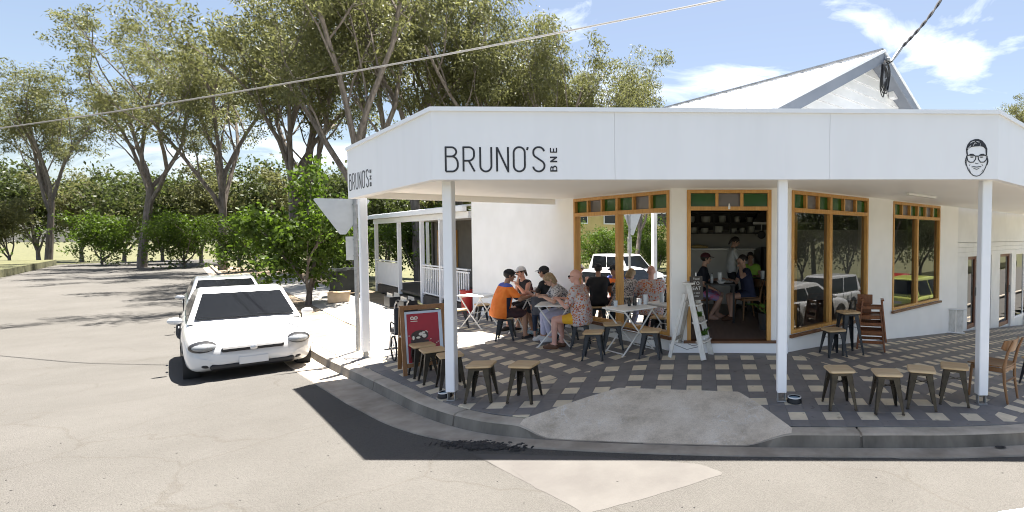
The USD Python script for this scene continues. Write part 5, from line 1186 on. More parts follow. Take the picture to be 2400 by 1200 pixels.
# ---------------------------------------------------------------- neighbouring shop on the right
def next_shop():
    t = thing('neighbouring_shop', 'white shopfront with brown glazed doors stepping down beyond the cafe', 'shop')
    a0, a1 = LEN_R + .02, 17.5
    hx = lambda mb, *a: FR.hexa(mb, *a)
    zb = lambda s: -.092 * max(s - .3, 0)
    zg = lambda s: float(gz(*FR.p(s, .02, 0)[:2]))
    mb = MB(); hx(mb, a0, a1, -.25, -.06, 1.66, 3.0); part(t, 'bulkhead', mb, 'shop_white', False)
    z = 1.26
    while z < 1.6: mb = MB(); hx(mb, a0, a1, -.22, -.085, z + .003, z + .128); part(t, 'weatherboard', mb, 'shop_white', False); z += .13
    head = 1.26
    openings = [(FR.hit(2260, 600, -.2)[0], FR.hit(2285, 600, -.2)[0], 'door'), (FR.hit(2291, 600, -.2)[0], FR.hit(2316, 600, -.2)[0], 'win'), (FR.hit(2336, 600, -.2)[0], FR.hit(2364, 600, -.2)[0], 'door'), (FR.hit(2374, 600, -.2)[0], FR.hit(2420, 600, -.2)[0], 'win'), (14.6, 16.6, 'win')]
    edges = [a0]
    for a, b, k in openings: edges += [a, b]
    edges.append(a1)
    for a, b in zip(edges[::2], edges[1::2]):
        if b - a > .02: mb = MB(); hx(mb, a, b, -.30, -.10, -2.2, head); part(t, 'pier', mb, 'shop_white', False)
    for a, b, k in openings:
        g = min(zg(a), zg(b)); zl = g + (.06 if k == 'door' else .28)
        mb = MB(); hx(mb, a, b, -.28, -.16, -2.2, zl); part(t, 'plinth', mb, 'shop_white', False)
        m = 'brown_door' if k == 'door' else 'white_post'; w = .09 if k == 'door' else .05
        mb = MB(); hx(mb, a + .004, a + w, -.22, -.17, zl, head - .004); hx(mb, b - w, b - .004, -.22, -.17, zl, head - .004); hx(mb, a + w, b - w, -.22, -.172, head - w, head - .004); hx(mb, a + w, b - w, -.22, -.172, zl, zl + w * 1.4)
        f = part(t, 'door' if k == 'door' else 'window', mb, m, False)
        mb = MB(); mb.add([FR.p(a + w, -.195, zl + w), FR.p(b - w, -.195, zl + w), FR.p(b - w, -.195, head - w), FR.p(a + w, -.195, head - w)], [[0, 1, 2], [0, 2, 3]]); part(f, 'pane', mb, 'window_glass', False)
        if k == 'door': mb = MB(); hx(mb, b - .07, b - .05, -.168, -.13, (zl + head) / 2 - .12, (zl + head) / 2 + .12); part(f, 'handle', mb, 'steel', False)
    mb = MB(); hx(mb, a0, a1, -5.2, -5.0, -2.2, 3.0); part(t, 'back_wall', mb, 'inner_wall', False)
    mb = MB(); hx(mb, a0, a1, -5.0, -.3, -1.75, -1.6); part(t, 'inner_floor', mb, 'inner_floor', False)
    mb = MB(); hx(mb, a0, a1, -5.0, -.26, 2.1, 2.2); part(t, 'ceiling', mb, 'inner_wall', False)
    mb = MB(); hx(mb, a1, a1 + .2, -5.2, -.1, -2.2, 3.0); part(t, 'side_wall', mb, 'shop_white', False)
    mb = MB(); c = [FR.p(a0, 0, 3.0), FR.p(a1 + .3, 0, 3.0), FR.p(a1 + .3, -5.4, 3.4), FR.p(a0, -5.4, 3.4)]; mb.hexa([*c, *[q + np.array([0, 0, .06]) for q in c]]); part(t, 'roof', mb, 'roof_white', False)
next_shop()

# ---------------------------------------------------------------- inside the cafe
FLOOR = .14
NTH = ['first', 'second', 'third', 'fourth', 'fifth', 'sixth', 'seventh', 'eighth', 'ninth', 'tenth', 'eleventh', 'twelfth']
def inside():
    g = MB(); g.box((-.95, 13.05, FLOOR + .67), (4.6, .28, 1.34)); c = thing('service_counter', 'high pale service counter across the back of the cafe', 'counter'); part(c, 'front_panel', g, 'counter_white', False)
    part(c, 'countertop', MB().box((-.95, 13.05, FLOOR + 1.365), (4.66, .40, .04), .006), 'steel', False)
    sh = thing('wall_shelf', 'dark framed wall shelf of pale crockery above the counter', 'shelf')
    for z in (1.90, 2.16, 2.42): part(sh, 'board', MB().box((.15, 13.2, z), (2.9, .26, .025)), 'black_metal', False)
    for k in range(8): part(sh, 'upright', MB().box((-1.28 + .41 * k, 13.09, 2.16), (.03, .03, .56)), 'black_metal', False)
    rnd = random.Random(2)
    for z in (1.913, 2.173):
        x = -1.1; n_ = 0
        while x < 1.5:
            w = rnd.uniform(.07, .13)
            tag(part(None, 'crockery_stack', MB().lathe([(0, 0), (w * .75, 0), (w, .05), (w, rnd.uniform(.08, .17)), (0, .08)], (x, 13.2, z), 14), 'shelf_ware', 40), f'pale crockery on the {"lower" if z < 2 else "upper"} wall shelf above the counter, {NTH[n_]} from the left', 'crockery', 'crockery on the wall shelf'); n_ += 1; x += w * 2 + rnd.uniform(.03, .2)
    ov = thing('oven', 'black oven standing right of the service counter', 'oven'); part(ov, 'body', MB().box((1.95, 13.0, .85), (.78, .6, 1.40), .02), 'inner_dark', False); part(ov, 'door', MB().box((1.95, 12.69, .95), (.62, .03, .5), .008), 'dark_glass', False); part(ov, 'handle', MB().tube([(1.68, 12.65, 1.25), (2.22, 12.65, 1.25)], .012, 8), 'steel')
    hood = thing('range_hood', 'dark sheet metal range hood above the oven', 'range hood'); part(hood, 'canopy', MB().hexa([(1.3, 12.6, 2.15), (2.8, 12.6, 2.15), (2.8, 13.3, 2.15), (1.3, 13.3, 2.15), (1.6, 12.9, 2.6), (2.5, 12.9, 2.6), (2.5, 13.3, 2.6), (1.6, 13.3, 2.6)]), 'inner_dark', False); part(hood, 'rim', MB().box((2.05, 12.6, 2.14), (1.52, .03, .06)), 'steel', False)
    for k, x in enumerate((1.52, 1.72, 1.90)):
        p = thing('hanging_pan', f'dark {("small", "round", "wide")[k]} pan hanging {("left", "middle", "right")[k]}most under the range hood', 'pan', (x, 12.85, 1.86), .4 * k)
        part(p, 'bowl', MB().lathe([(0, 0), (.08, .004), (.10 + .012 * k, .04), (.096 + .012 * k, .04), (.076, .012), (0, .01)], n=16).xf(np.array([[1, 0, 0], [0, 0, -1], [0, 1, 0.]]), np.zeros(3)), 'black_metal', 40); part(p, 'handle', MB().bar((0, 0, .09), (0, 0, .28), .02, .008), 'steel', False)
    tag(part(None, 'bread', MB().sphere((-.05, 12.98, FLOOR + 1.43), (.16, .08, .05)).sphere((.12, 12.98, FLOOR + 1.42), (.10, .07, .04)), 'poster_tan', 40), 'golden bread loaves on the left end of the counter', 'bread')
    # dining table near the door
    tb = thing('cafe_table', 'dark square cafe table between the two seated customers inside', 'table', (.40, 10.35, FLOOR)); part(tb, 'tabletop', MB().box((0, 0, .745), (.60, .60, .03), .004), 'inner_dark', False)
    for x in (-1, 1):
        for y in (-1, 1): part(tb, 'leg', MB().box((x * .26, y * .26, .365), (.04, .04, .73)), 'black_metal', False)
    tumbler('white tall cup on the cafe table inside the door', (.40, 10.33, FLOOR + .762), 'china_white', .20, .045, 'cup', 'cup')
    bottle('tall clear bottle on the cafe table by the man in the maroon cap', (.24, 10.2, FLOOR + .762), 'clear_ware', .2, .028)
    plate('white plate on the cafe table in front of the woman in navy', (.56, 10.3, FLOOR + .762))
    bowl_ = tag(part(None, 'bowl', MB().lathe([(0, 0), (.05, 0), (.10, .05), (.095, .05), (.04, .01), (0, .01)], (.42, 10.12, FLOOR + .762), 16), 'china_white', 40), 'white bowl in the middle of the cafe table inside', 'bowl')
    tb2 = thing('cafe_table', 'dark cafe table further inside behind the woman in navy', 'table', (1.45, 11.35, FLOOR)); part(tb2, 'tabletop', MB().box((0, 0, .745), (.70, .60, .03), .004), 'inner_dark', False)
    for x in (-1, 1):
        for y in (-1, 1): part(tb2, 'leg', MB().box((x * .3, y * .26, .365), (.04, .04, .73)), 'black_metal', False)
    tumbler('white cup on the far cafe table beside the woman in lime green', (1.36, 11.25, FLOOR + .762), 'china_white', .17, .045, 'cup', 'cup')
    bottle('clear water bottle on the far cafe table', (1.52, 11.2, FLOOR + .762), 'clear_ware', .22, .04)
    dining_chair('dining_chair', 'brown chair under the man in the maroon cap', (.06, 10.62, FLOOR), -.35)
    dining_chair('dining_chair', 'brown chair under the woman in the navy dress', (.98, 10.62, FLOOR), math.pi + .35)
    dining_chair('dining_chair', 'brown chair under the woman in lime green', (1.25, 12.0, FLOOR), -math.pi / 2)
    dining_chair('dining_chair', 'empty brown chair inside behind the plant by the door', (1.55, 10.6, FLOOR), math.pi / 2)
    pl = thing('indoor_plant', 'broad leaved green plant just inside the door on the right', 'plant', (1.02, 9.35, FLOOR))
    part(pl, 'pot', MB().lathe([(0, 0), (.12, 0), (.15, .3), (.14, .3), (.12, .27), (0, .27)], (.18, 0, 0), 16), 'inner_dark', 40)
    mb = MB()
    for k in range(12):
        a = 2.4 * k; l = .36 + .05 * (k % 3); el = .35 + .5 * ((k * 7) % 5) / 5; d = np.array([math.cos(a) * math.cos(el), math.sin(a) * math.cos(el), math.sin(el)]); b = np.array([.18, 0, .28]); m = b + d * l * .7; e = b + d * l * 1.25 - [0, 0, .12]; sd = unit(np.cross(d, [0, 0, 1])) * .065
        mb.tube([b, b + d * l * .4], .008, 5); q = b + d * l * .4; mb.add([q, m + sd, e, m - sd, m + [0, 0, .02]], [[0, 1, 4], [1, 2, 4], [2, 3, 4], [3, 0, 4]])
    part(pl, 'leaves', mb, 'plant_green', False)
    for k, (s, o) in enumerate(((1.75, -1.3), (2.85, -1.6))):
        q = FL.p(s, o, 0); tt = thing('cafe_table', f'dark cafe table inside the left window, {("nearer the door", "further from the door")[k]}', 'table', (q[0], q[1], FLOOR), QR); part(tt, 'tabletop', MB().box((0, 0, .745), (.62, .62, .03), .004), 'chair_brown', False); part(tt, 'pedestal', MB().lathe([(.22, 0), (.22, .02), (.03, .04), (.03, .73), (0, .73)], n=12), 'black_metal', 40)
        for e in (-1, 1):
            r = FL.p(s + e * .55, o, 0); dining_chair('dining_chair', f'brown chair inside the left window, {("door", "far")[(e + 1) // 2]} side of the {("nearer", "further")[k]} table', (r[0], r[1], FLOOR), 3 * math.pi / 4 + (math.pi if e > 0 else 0))
inside()

# ---------------------------------------------------------------- trees
def grow(seed, H, R, base, nl=4, spread=.55, lean=0.0, twig=3):
    rnd = random.Random(seed); tubes, ends = [], []
    def wander(p, d, L, r0, r1, n=6, bend=.18, lift=.06):
        pts = [np.array(p)]; d = unit(d)
        for i in range(n):
            d = unit(d + np.array([rnd.gauss(0, bend), rnd.gauss(0, bend), rnd.gauss(0, bend * .6) + lift])); pts.append(pts[-1] + d * L / n)
        return pts, np.linspace(r0, r1, n + 1), d
    tr = H * .0105 + .04
    pts, rad, d = wander((0, 0, -.5), (lean, 0, 1), base + .5, tr * 1.25, tr * .85, 5, .05, .1); tubes.append((pts, rad, 'trunk'))
    top = pts[-1]
    for k in range(nl):
        a = 2 * math.pi * (k + rnd.uniform(-.25, .25)) / nl; out = rnd.uniform(.5, 1.0) * spread * (0.35 if k == 0 else 1)
        L1 = (H - base) * rnd.uniform(.48, .62); p1, r1, d1 = wander(pts[-1 - (k % 2)], (math.cos(a) * out, math.sin(a) * out, 1), L1, tr * .6, tr * .3); tubes.append((p1, r1, 'limb'))
        for j in range(4):
            b0 = p1[2 + j]; a2 = rnd.uniform(0, 6.28); L2 = (H - base) * rnd.uniform(.24, .42); o2 = np.array([math.cos(a2), math.sin(a2), rnd.uniform(.25, .9)])
            p2, r2, d2 = wander(b0, unit(o2) + d1 * .5, L2, tr * .24, tr * .09, 5); tubes.append((p2, r2, 'limb'))
            for q in range(twig):
                b1 = p2[2 + q]; a3 = rnd.uniform(0, 6.28); L3 = (H - base) * rnd.uniform(.10, .20); p3, r3, d3 = wander(b1, unit(np.array([math.cos(a3), math.sin(a3), rnd.uniform(-.1, .8)])) + d2 * .4, L3, tr * .08, tr * .03, 4); tubes.append((p3, r3, 'limb')); ends.append(p3[-1]); ends.append(p3[2]); ends.append(p3[-1] + np.array([rnd.gauss(0, .5), rnd.gauss(0, .5), -rnd.uniform(.3, 1.4)]))
            ends.append(p2[-1])
    E = np.array(ends); kz = H / E[:, 2].max(); kr = R / np.percentile(np.linalg.norm(E[:, :2], axis=1), 92); k = np.array([kr, kr, kz])
    return [(np.array(p) * k, r, n) for p, r, n in tubes], E * k
def leaves(ends, seed, per, cr, lw, ll, droop=.8):
    rs = np.random.default_rng(seed); n = len(ends) * per
    c = np.repeat(ends, per, 0); dirs = rs.normal(size=(n, 3)); dirs /= np.linalg.norm(dirs, axis=1, keepdims=True)
    rad = cr * rs.uniform(.15, 1, n) ** .6 * np.repeat(rs.uniform(.65, 1.25, len(ends)), per)
    p = c + dirs * rad[:, None] * [1, 1, .72]
    ax_ = rs.normal(size=(n, 3)); ax_[:, 2] -= droop; ax_ /= np.linalg.norm(ax_, axis=1, keepdims=True)
    sd = np.cross(ax_, rs.normal(size=(n, 3))); sd /= np.linalg.norm(sd, axis=1, keepdims=True)
    l = ll * rs.uniform(.6, 1.3, n)[:, None]; w = lw * rs.uniform(.7, 1.3, n)[:, None]
    v = np.stack([p, p + ax_ * l * .45 + sd * w, p + ax_ * l, p + ax_ * l * .45 - sd * w], 1).reshape(-1, 3)
    i = np.arange(n)[:, None] * 4; return v, np.vstack([i + [[0, 1, 2]], i + [[0, 2, 3]]])
def tree(name, label, loc, seed, H, R, base, per=105, cr=.80, lm='leaf_olive', lw=.036, ll=.25, nl=4, spread=.55, cat='tree', group=None, lean=0.0, twig=3, rz=0.0):
    t = thing(name, label, cat, loc, rz, group); tubes, ends = grow(seed, H, R, base, nl, spread, lean, twig)
    tr, br = MB(), MB()
    for pts, rad, k in tubes: (tr if k == 'trunk' else br).tube(pts, rad, 9 if k == 'trunk' else (7 if rad[0] > .07 else 4))
    part(t, 'trunk', tr, 'bark'); part(t, 'branches', br, 'bark')
    part(t, 'crown', leaves(ends, seed, per, cr, lw, ll), lm, False)
    return t
def far_at(px, Y): return np.array([(px - CX_PX) / F_PX * Y, Y, -1.0])
G1 = 'gum trees behind the cafe'
big1 = tree('gum_tree', 'tall forked gum tree rising over the left end of the awning', far_at(838, 25), 7, 19.5, 5.2, 5.0, lean=.03, spread=.62, nl=5)
big2 = tree('gum_tree', 'tall gum tree with a curved pale limb above the corner of the awning', far_at(985, 29), 12, 20, 5.0, 5.5, spread=.6, nl=5)
big3 = tree('gum_tree', 'bushy gum tree directly above the shop name on the awning', far_at(1150, 31), 23, 17.2, 4.2, 4.5, spread=.5, nl=5)
for (px, Y, s, rz, src), lab in (((1292, 32, (.86, .86, .89), 1.1, big3), 'gum tree right of the tallest trees, crossed by the pale cable'), ((1075, 34, (.95, .95, .93), 2.2, big1), 'gum tree in the background between the tall ones'), ((1470, 31, (.72, .72, .78), 4.1, big3), 'rounded gum tree standing alone left of the white roof'), ((1568, 35, (.55, .55, .59), 2.5, big2), 'lower gum tree nearest the left end of the white roof'), ((2418, 36, (.52, .52, .70), 1.0, big2), 'gum tree showing behind the right end of the awning'),
        ((1185, 36, (.85, .85, .80), 5.2, big2), 'gum tree filling the gap behind the shop name'), ((1385, 34, (.75, .75, .74), .3, big1), 'gum tree low between the cable and the awning'), ((760, 33, (1.0, 1.0, .95), 1.3, big2), 'gum tree just left of the awning end'), ((690, 30, (1, 1, 1.0), 3.0, big3), 'gum tree along the left street, first left of the awning'), ((520, 38, (1.0, 1.0, 1.0), .6, big1), 'gum tree along the left street, second left of the awning'), ((330, 44, (1.1, 1.1, 1.05), 5.0, big2), 'gum tree along the left street, third left of the awning'), ((110, 52, (1.1, 1.1, 1.1), 1.9, big3), 'gum tree at the far left end of the street')):
    copy_of(src, lab, far_at(px, Y), rz, None, s)
near = tree('leafy_tree', 'small bright green tree left of the triangular sign', far_at(715, 18), 31, 5.4, 1.7, 1.0, per=50, cr=.5, lm='leaf_bright', lw=.05, ll=.17, spread=.7, nl=4)
sh1 = tree('shrub', 'olive green shrub seen between the verandah posts, left', far_at(905, 34), 41, 6.5, 2.6, .6, per=36, cr=.9, lm='leaf_green', lw=.06, ll=.26, spread=.9, nl=5, cat='shrub')
sh2 = tree('shrub', 'pale yellow green shrub behind the verandah steps', far_at(985, 30), 43, 4.6, 2.2, .5, per=44, cr=.6, lm='leaf_bright', lw=.045, ll=.2, spread=.9, nl=5, cat='shrub')
ORD = ['left of its middle post', 'behind its grey door', 'in its left bay', 'behind the triangular sign', 'just left of the triangular sign', 'behind the small leafy tree', 'left of the small leafy tree', 'above the roof of the silver car', 'above the bonnet of the white car', 'behind the second gum trunk', 'between two far gum trunks', 'behind the furthest gum tree', 'at the left edge of the picture', 'in the gap by the left post', 'right of the street gum trunks', 'in front of the second gum trunk', 'furthest along the kerb']
sh3 = tree('shrub', 'dull olive shrub at the end of the left street', far_at(20, 50), 47, 7.0, 2.8, .8, per=60, cr=.7, lm='leaf_olive', lw=.05, ll=.24, spread=.8, nl=5, cat='shrub')
for i, (px, Y, s, rz, src) in enumerate(((930, 44, 1.3, .5, sh1), (1015, 46, 1.3, 1.5, sh3), (850, 40, 1.25, 2.5, sh1), (790, 36, 1.1, 3.3, sh1), (735, 42, 1.25, 4.0, sh3), (650, 46, 1.4, 5.1, sh1), (560, 50, 1.35, .2, sh3), (470, 52, 1.5, 1.0, sh1), (380, 56, 1.3, 2.0, sh3), (290, 58, 1.6, 3.0, sh1), (190, 60, 1.5, 4.2, sh3), (90, 62, 1.7, 5.3, sh1), (-10, 64, 1.8, .9, sh1), (815, 30, .8, 1.2, sh2), (600, 36, 1.0, 2.2, sh2), (430, 44, 1.1, 3.1, sh2), (240, 48, 1.1, 4.6, sh2))):
    lab = ('dark green bush ' if src is sh1 else 'olive bush ' if src is sh3 else 'pale green bush ') + ('seen through the verandah ' if px > 820 else 'along the left street ') + ORD[i]
    copy_of(src, lab, far_at(px, Y), rz, 'bushes along the left street', s)
# ---------------------------------------------------------------- people
def bez(a, b, t): return np.asarray(a) * (1 - t) + np.asarray(b) * t
def sph(c, r, n=10):
    m = Manifold.sphere(1.0, n); r = np.broadcast_to(np.asarray(r, float), (3,)); return m.scale(tuple(map(float, r))).translate(tuple(map(float, c)))
def hullof(*parts): return Manifold.batch_hull(list(parts))
def bone(a, ra, b, rb, n=10): return hullof(sph(a, ra, n), sph(b, rb, n))
def smoothed(m, l=.02, it=8, shrink=.5):
    m = m.refine_to_length(l); q = m.to_mesh(); t = trimesh.Trimesh(q.vert_properties[:, :3], q.tri_verts, process=True)
    trimesh.smoothing.filter_taubin(t, lamb=.5, nu=.52, iterations=it); return t
def ik(a, b, l1, l2, pole):
    a, b = np.asarray(a, float), np.asarray(b, float); d = b - a; L = np.linalg.norm(d); m = (l1 + l2) * .995
    if L > m: b = a + d / L * m; d = b - a; L = m
    x = (l1 ** 2 - l2 ** 2 + L ** 2) / (2 * L); h = math.sqrt(max(l1 ** 2 - x ** 2, 0)); u = d / L; p = np.asarray(pole, float); p = p - u * (p @ u); p /= np.linalg.norm(p) + 1e-9
    return a + u * x + p * h, b
def person(label, loc, yaw, pelvis, lean, hands, feet, look=(1, 0, -.2), k=1.0, skin='skin_light', shirt='cloth_black', sleeve=.6, neck_low=0.0, legs='cloth_black', leg_to=.9, shoes='shoe_dark', hair='hair_dark', hair_kind='short', hat=None, build=1.0, glasses=False, side=0.0, group=None, belly=1.0, elbow=None, cat='person', shirt_hem=0.0):
    """local frame: x = the way the person faces, y = left, z up from the ground; hands/feet: targets [left, right]"""
    t = thing('person', label, cat, loc, yaw, group)
    P = np.array(pelvis, float); ln = np.array([math.sin(lean), side, math.cos(lean)]); ln = unit(ln); lat = unit(np.cross(ln, [1, 0, 0]) if abs(ln[0]) < .95 else [0, 1, 0]); lat = np.array([0, 1.0, 0]) - ln * ln[1]; lat = unit(lat); fw = np.cross(lat, ln)
    b = build
    waist = P + ln * .17 * k; chest = P + ln * .34 * k + fw * .01; neckb = P + ln * .50 * k + fw * .015; 
    shl = [neckb - ln * .045 * k + lat * s * .172 * k * (b * .5 + .5) for s in (1, -1)]
    hd = unit(np.array(look, float)); hup = unit(np.array([0, 0, 1.0]) - hd * hd[2]) ; hup = unit(hup + ln * .25 - hd * (ln @ hd) * .25); hl = np.cross(hup, hd)
    head = neckb + (ln * .45 + hup * .55) * .185 * k + hd * .03
    HM = np.stack([hd, hl, hup], 1)
    def hp(x, y, z): return head + HM @ (np.array([x, y, z]) * k)
    def hell(c, r):
        m = Manifold.sphere(1.0, 14).scale(tuple(float(q * k) for q in r)); A = np.zeros((3, 4)); A[:, :3] = HM; A[:, 3] = hp(*c); return m.transform(A)
    sk = []
    torso = [hullof(sph(P + lat * .085 * k, .105 * k * b), sph(P - lat * .085 * k, .105 * k * b), sph(waist + lat * .06 * k, .098 * k * b * belly), sph(waist - lat * .06 * k, .098 * k * b * belly)),
             hullof(sph(waist + lat * .06 * k, .098 * k * b * belly), sph(waist - lat * .06 * k, .098 * k * b * belly), sph(chest + lat * .085 * k, .095 * k * b), sph(chest - lat * .085 * k, .095 * k * b)),
             hullof(sph(chest + lat * .085 * k, .095 * k * b), sph(chest - lat * .085 * k, .095 * k * b), sph(shl[0] - lat * .02, .058 * k * b), sph(shl[1] + lat * .02, .058 * k * b), sph(neckb - ln * .02, .06 * k))]
    sk += torso
    sk.append(bone(neckb - ln * .02, .055 * k, head - hup * .06 * k - hd * .015, .050 * k))
    sk += [hell((-.012, 0, .03), (.095, .076, .088)), hullof(hell((.0, 0, .0), (.084, .068, .07)), hell((.045, 0, -.075), (.035, .034, .03))), hell((.098, 0, -.012), (.018, .012, .022)), hell((-.005, .075, -.005), (.016, .008, .028)), hell((-.005, -.075, -.005), (.016, .008, .028)), hell((.086, 0, -.052), (.012, .024, .008))]
    arms = []
    for i, s in enumerate((1, -1)):
        pole = (elbow[i] if elbow else (-.35, s * .55, -.8))
        el, wr = ik(shl[i], np.array(hands[i], float), .285 * k, .255 * k, pole)
        arms.append((shl[i], el, wr)); bb = .5 + .5 * b
        sk += [bone(shl[i], .052 * k * bb, bez(shl[i], el, .5), .048 * k * bb), bone(bez(shl[i], el, .5), .048 * k * bb, el, .039 * k * bb), bone(el, .039 * k, bez(el, wr, .35), .040 * k), bone(bez(el, wr, .35), .040 * k, wr, .027 * k)]
        d = unit(wr - el); dn = np.array([0, 0, -1.0]); nrm = unit(np.cross(d, [0, 0, 1.0]) + 1e-6); pal = unit(np.cross(nrm, d)); palm = wr + d * .055 * k
        sk.append(hullof(sph(wr, .024 * k, 8), sph(palm + nrm * .024 * k, .016 * k, 8), sph(palm - nrm * .024 * k, .016 * k, 8), sph(palm + d * .03 * k + nrm * .026 * k, .012 * k, 8), sph(palm + d * .03 * k - nrm * .026 * k, .012 * k, 8)))
        for q, (off, L) in enumerate(((-.030, .060), (-.010, .070), (.010, .066), (.029, .052))):
            f0 = palm + d * .032 * k + nrm * off * k; f1 = f0 + unit(d - pal * .35) * L * .55 * k; f2 = f1 + unit(d * .55 - pal * .8) * L * .5 * k; sk += [bone(f0, .0095 * k, f1, .0085 * k, 6), bone(f1, .0085 * k, f2, .0075 * k, 6)]
        th0 = wr + d * .03 * k - nrm * s * .022 * k; th1 = th0 + unit(d * .6 - nrm * s * .8 - pal * .2) * .038 * k; th2 = th1 + unit(d - pal * .5) * .03 * k; sk += [bone(th0, .013 * k, th1, .0105 * k, 6), bone(th1, .0105 * k, th2, .0085 * k, 6)]
    lg = []
    for i, s in enumerate((1, -1)):
        hip = P + lat * s * .09 * k - ln * .02; an = np.array(feet[i][:3], float) + np.array([0, 0, .085 * k]); fyaw = feet[i][3] if len(feet[i]) > 3 else 0.0
        kn, an = ik(hip, an, .425 * k, .405 * k, (1, s * .12, .25)); lg.append((hip, kn, an)); bb = .5 + .5 * b
        sk += [bone(hip, .088 * k * b, bez(hip, kn, .5), .074 * k * bb), bone(bez(hip, kn, .5), .074 * k * bb, kn, .055 * k), bone(kn, .055 * k, bez(kn, an, .32), .054 * k), bone(bez(kn, an, .32), .054 * k, an, .036 * k)]
        fd = np.array([math.cos(fyaw), math.sin(fyaw), 0]); z0 = an[2] - .085 * k; hl_ = np.array([an[0], an[1], z0 + .035 * k]) - fd * .035 * k; toe = np.array([an[0], an[1], z0 + .026 * k]) + fd * .165 * k
        sk += [hullof(sph(an, .036 * k), sph(hl_, .034 * k), sph(bez(an, toe, .55), .036 * k)), hullof(sph(hl_, .034 * k), sph(bez(hl_, toe, .7), .038 * k), sph(toe, .024 * k))]
        lg[-1] = lg[-1] + (fd, hl_, toe)
    part(t, 'body', MB().tm(smoothed(Manifold.batch_boolean(sk, m3.OpType.Add), .020 * k, 6)), skin, True)
    # clothes
    e = .016 * k
    def infl(c, r): return sph(c, r + e)
    sh = [hullof(infl(P + lat * .085 * k - ln * shirt_hem, .108 * k * b), infl(P - lat * .085 * k - ln * shirt_hem, .108 * k * b), infl(waist + lat * .06 * k, .102 * k * b * belly), infl(waist - lat * .06 * k, .102 * k * b * belly)),
          hullof(infl(waist + lat * .06 * k, .102 * k * b * belly), infl(waist - lat * .06 * k, .102 * k * b * belly), infl(chest + lat * .085 * k, .099 * k * b), infl(chest - lat * .085 * k, .099 * k * b)),
          hullof(infl(chest + lat * .085 * k, .099 * k * b), infl(chest - lat * .085 * k, .099 * k * b), infl(shl[0] - lat * .02, .058 * k * b), infl(shl[1] + lat * .02, .058 * k * b), sph(neckb - ln * (.02 + neck_low), .066 * k))]
    if sleeve > 0:
        for a, el, wr in arms:
            f = min(sleeve, 1.0); c = bez(a, el, f); sh.append(bone(a, .060 * k * b, c, (.056 if sleeve < 1 else .046) * k * (.5 + .5 * b)))
            if sleeve > 1: sh.append(bone(el, .048 * k, bez(el, wr, sleeve - 1), .038 * k))
    S_ = Manifold.batch_boolean(sh, m3.OpType.Add)
    # open neckline, cut hem
    S_ = S_ - bone(neckb + ln * .012 + fw * .02, .060 * k, neckb + ln * .12, .075 * k)
    S_ = S_.split_by_plane(tuple(map(float, ln)), float(ln @ (P - ln * (.075 * k + shirt_hem))))[0]
    ts = smoothed(S_, .022 * k, 5); ts.vertices = cloth_noise(ts.vertices, .018 * k, 9, 3)
    part(t, 'shirt', MB().tm(ts), shirt, True)
    if legs:
        pt = [hullof(sph(P + lat * .085 * k, .110 * k * b), sph(P - lat * .085 * k, .110 * k * b), sph(P + ln * .05 + lat * .06, .100 * k * b), sph(P + ln * .05 - lat * .06, .100 * k * b))]
        for hip, kn, an, fd, hl_, toe in lg:
            f = min(leg_to, 1.0); pt.append(bone(hip, .100 * k * b, bez(hip, kn, f), (.092 - .020 * f) * k)) 
            if leg_to > 1: pt.append(bone(kn, .070 * k, bez(kn, an, leg_to - 1), .058 * k))
        tp = smoothed(Manifold.batch_boolean(pt, m3.OpType.Add), .022 * k, 5); tp.vertices = cloth_noise(tp.vertices, .014 * k, 10, 5)
        part(t, 'trousers' if leg_to > 1.3 else 'shorts', MB().tm(tp), legs, True)
    if shoes:
        for hip, kn, an, fd, hl_, toe in lg:
            q = hullof(sph(hl_, .041 * k), sph(bez(hl_, toe, .7), .045 * k), sph(toe + fd * .008, .031 * k)) + hullof(sph(an - [0, 0, .03 * k], .042 * k), sph(hl_, .041 * k), sph(bez(an, toe, .5), .043 * k))
            part(t, 'shoe', MB().tm(smoothed(q.trim_by_plane((0, 0, 1), float(hl_[2] - .036 * k)), .02 * k, 3)), shoes, True)
    # hair
    if hair_kind:
        cap = hell((-.016, 0, .034), (.104, .086, .096))
        cutb = hell((.085, 0, -.035), (.075, .10, .088))
        low = -.055 if hair_kind == 'short' else -.02
        cap = cap - cutb
        n = HM[:, 2]; cap = cap.trim_by_plane(tuple(map(float, n)), float(n @ hp(0, 0, low)))
        if hair_kind == 'bob': cap = cap + (hullof(hell((-.045, 0, .0), (.075, .092, .07)), hell((-.045, 0, -.10), (.055, .088, .03))) - hell((.085, 0, -.06), (.10, .075, .11)))
        if hair_kind == 'bun': cap = cap + hell((-.115, 0, .03), (.04, .045, .045))
        if hair_kind == 'pony': cap = cap + bone(hp(-.10, 0, .02), .035 * k, hp(-.135, 0, -.10), .02 * k)
        th = smoothed(cap, .016 * k, 3); th.vertices = cloth_noise(th.vertices, .012 * k, 30, 9); part(t, 'hair', MB().tm(th), hair, True)
    if hat:
        dome = hell((-.012, 0, .045), (.108, .090, .085)); n = HM[:, 2]; dome = dome.trim_by_plane(tuple(map(float, n)), float(n @ hp(0, 0, .035)))
        brim = hullof(hell((.075, 0, .046), (.03, .078, .008)), hell((.155, 0, .036), (.02, .052, .006)))
        part(t, 'cap', MB().tm(smoothed(dome + brim, .018 * k, 2)), hat, True)
    ey = MB()
    for s in (1, -1): ey.sphere(hp(.082, s * .031, .012), np.array([.008, .010, .007]) * k, 1)
    part(t, 'eyes', ey, 'black_ink', True)
    if glasses:
        g = MB()
        for s in (1, -1): g.sphere(hp(.092, s * .033, .012), np.array([.012, .028, .019]) * k, 2); g.tube([hp(.09, s * .06, .016), hp(.0, s * .082, .012)], .003, 5)
        part(t, 'sunglasses', g, 'dark_glass', True)
    return t
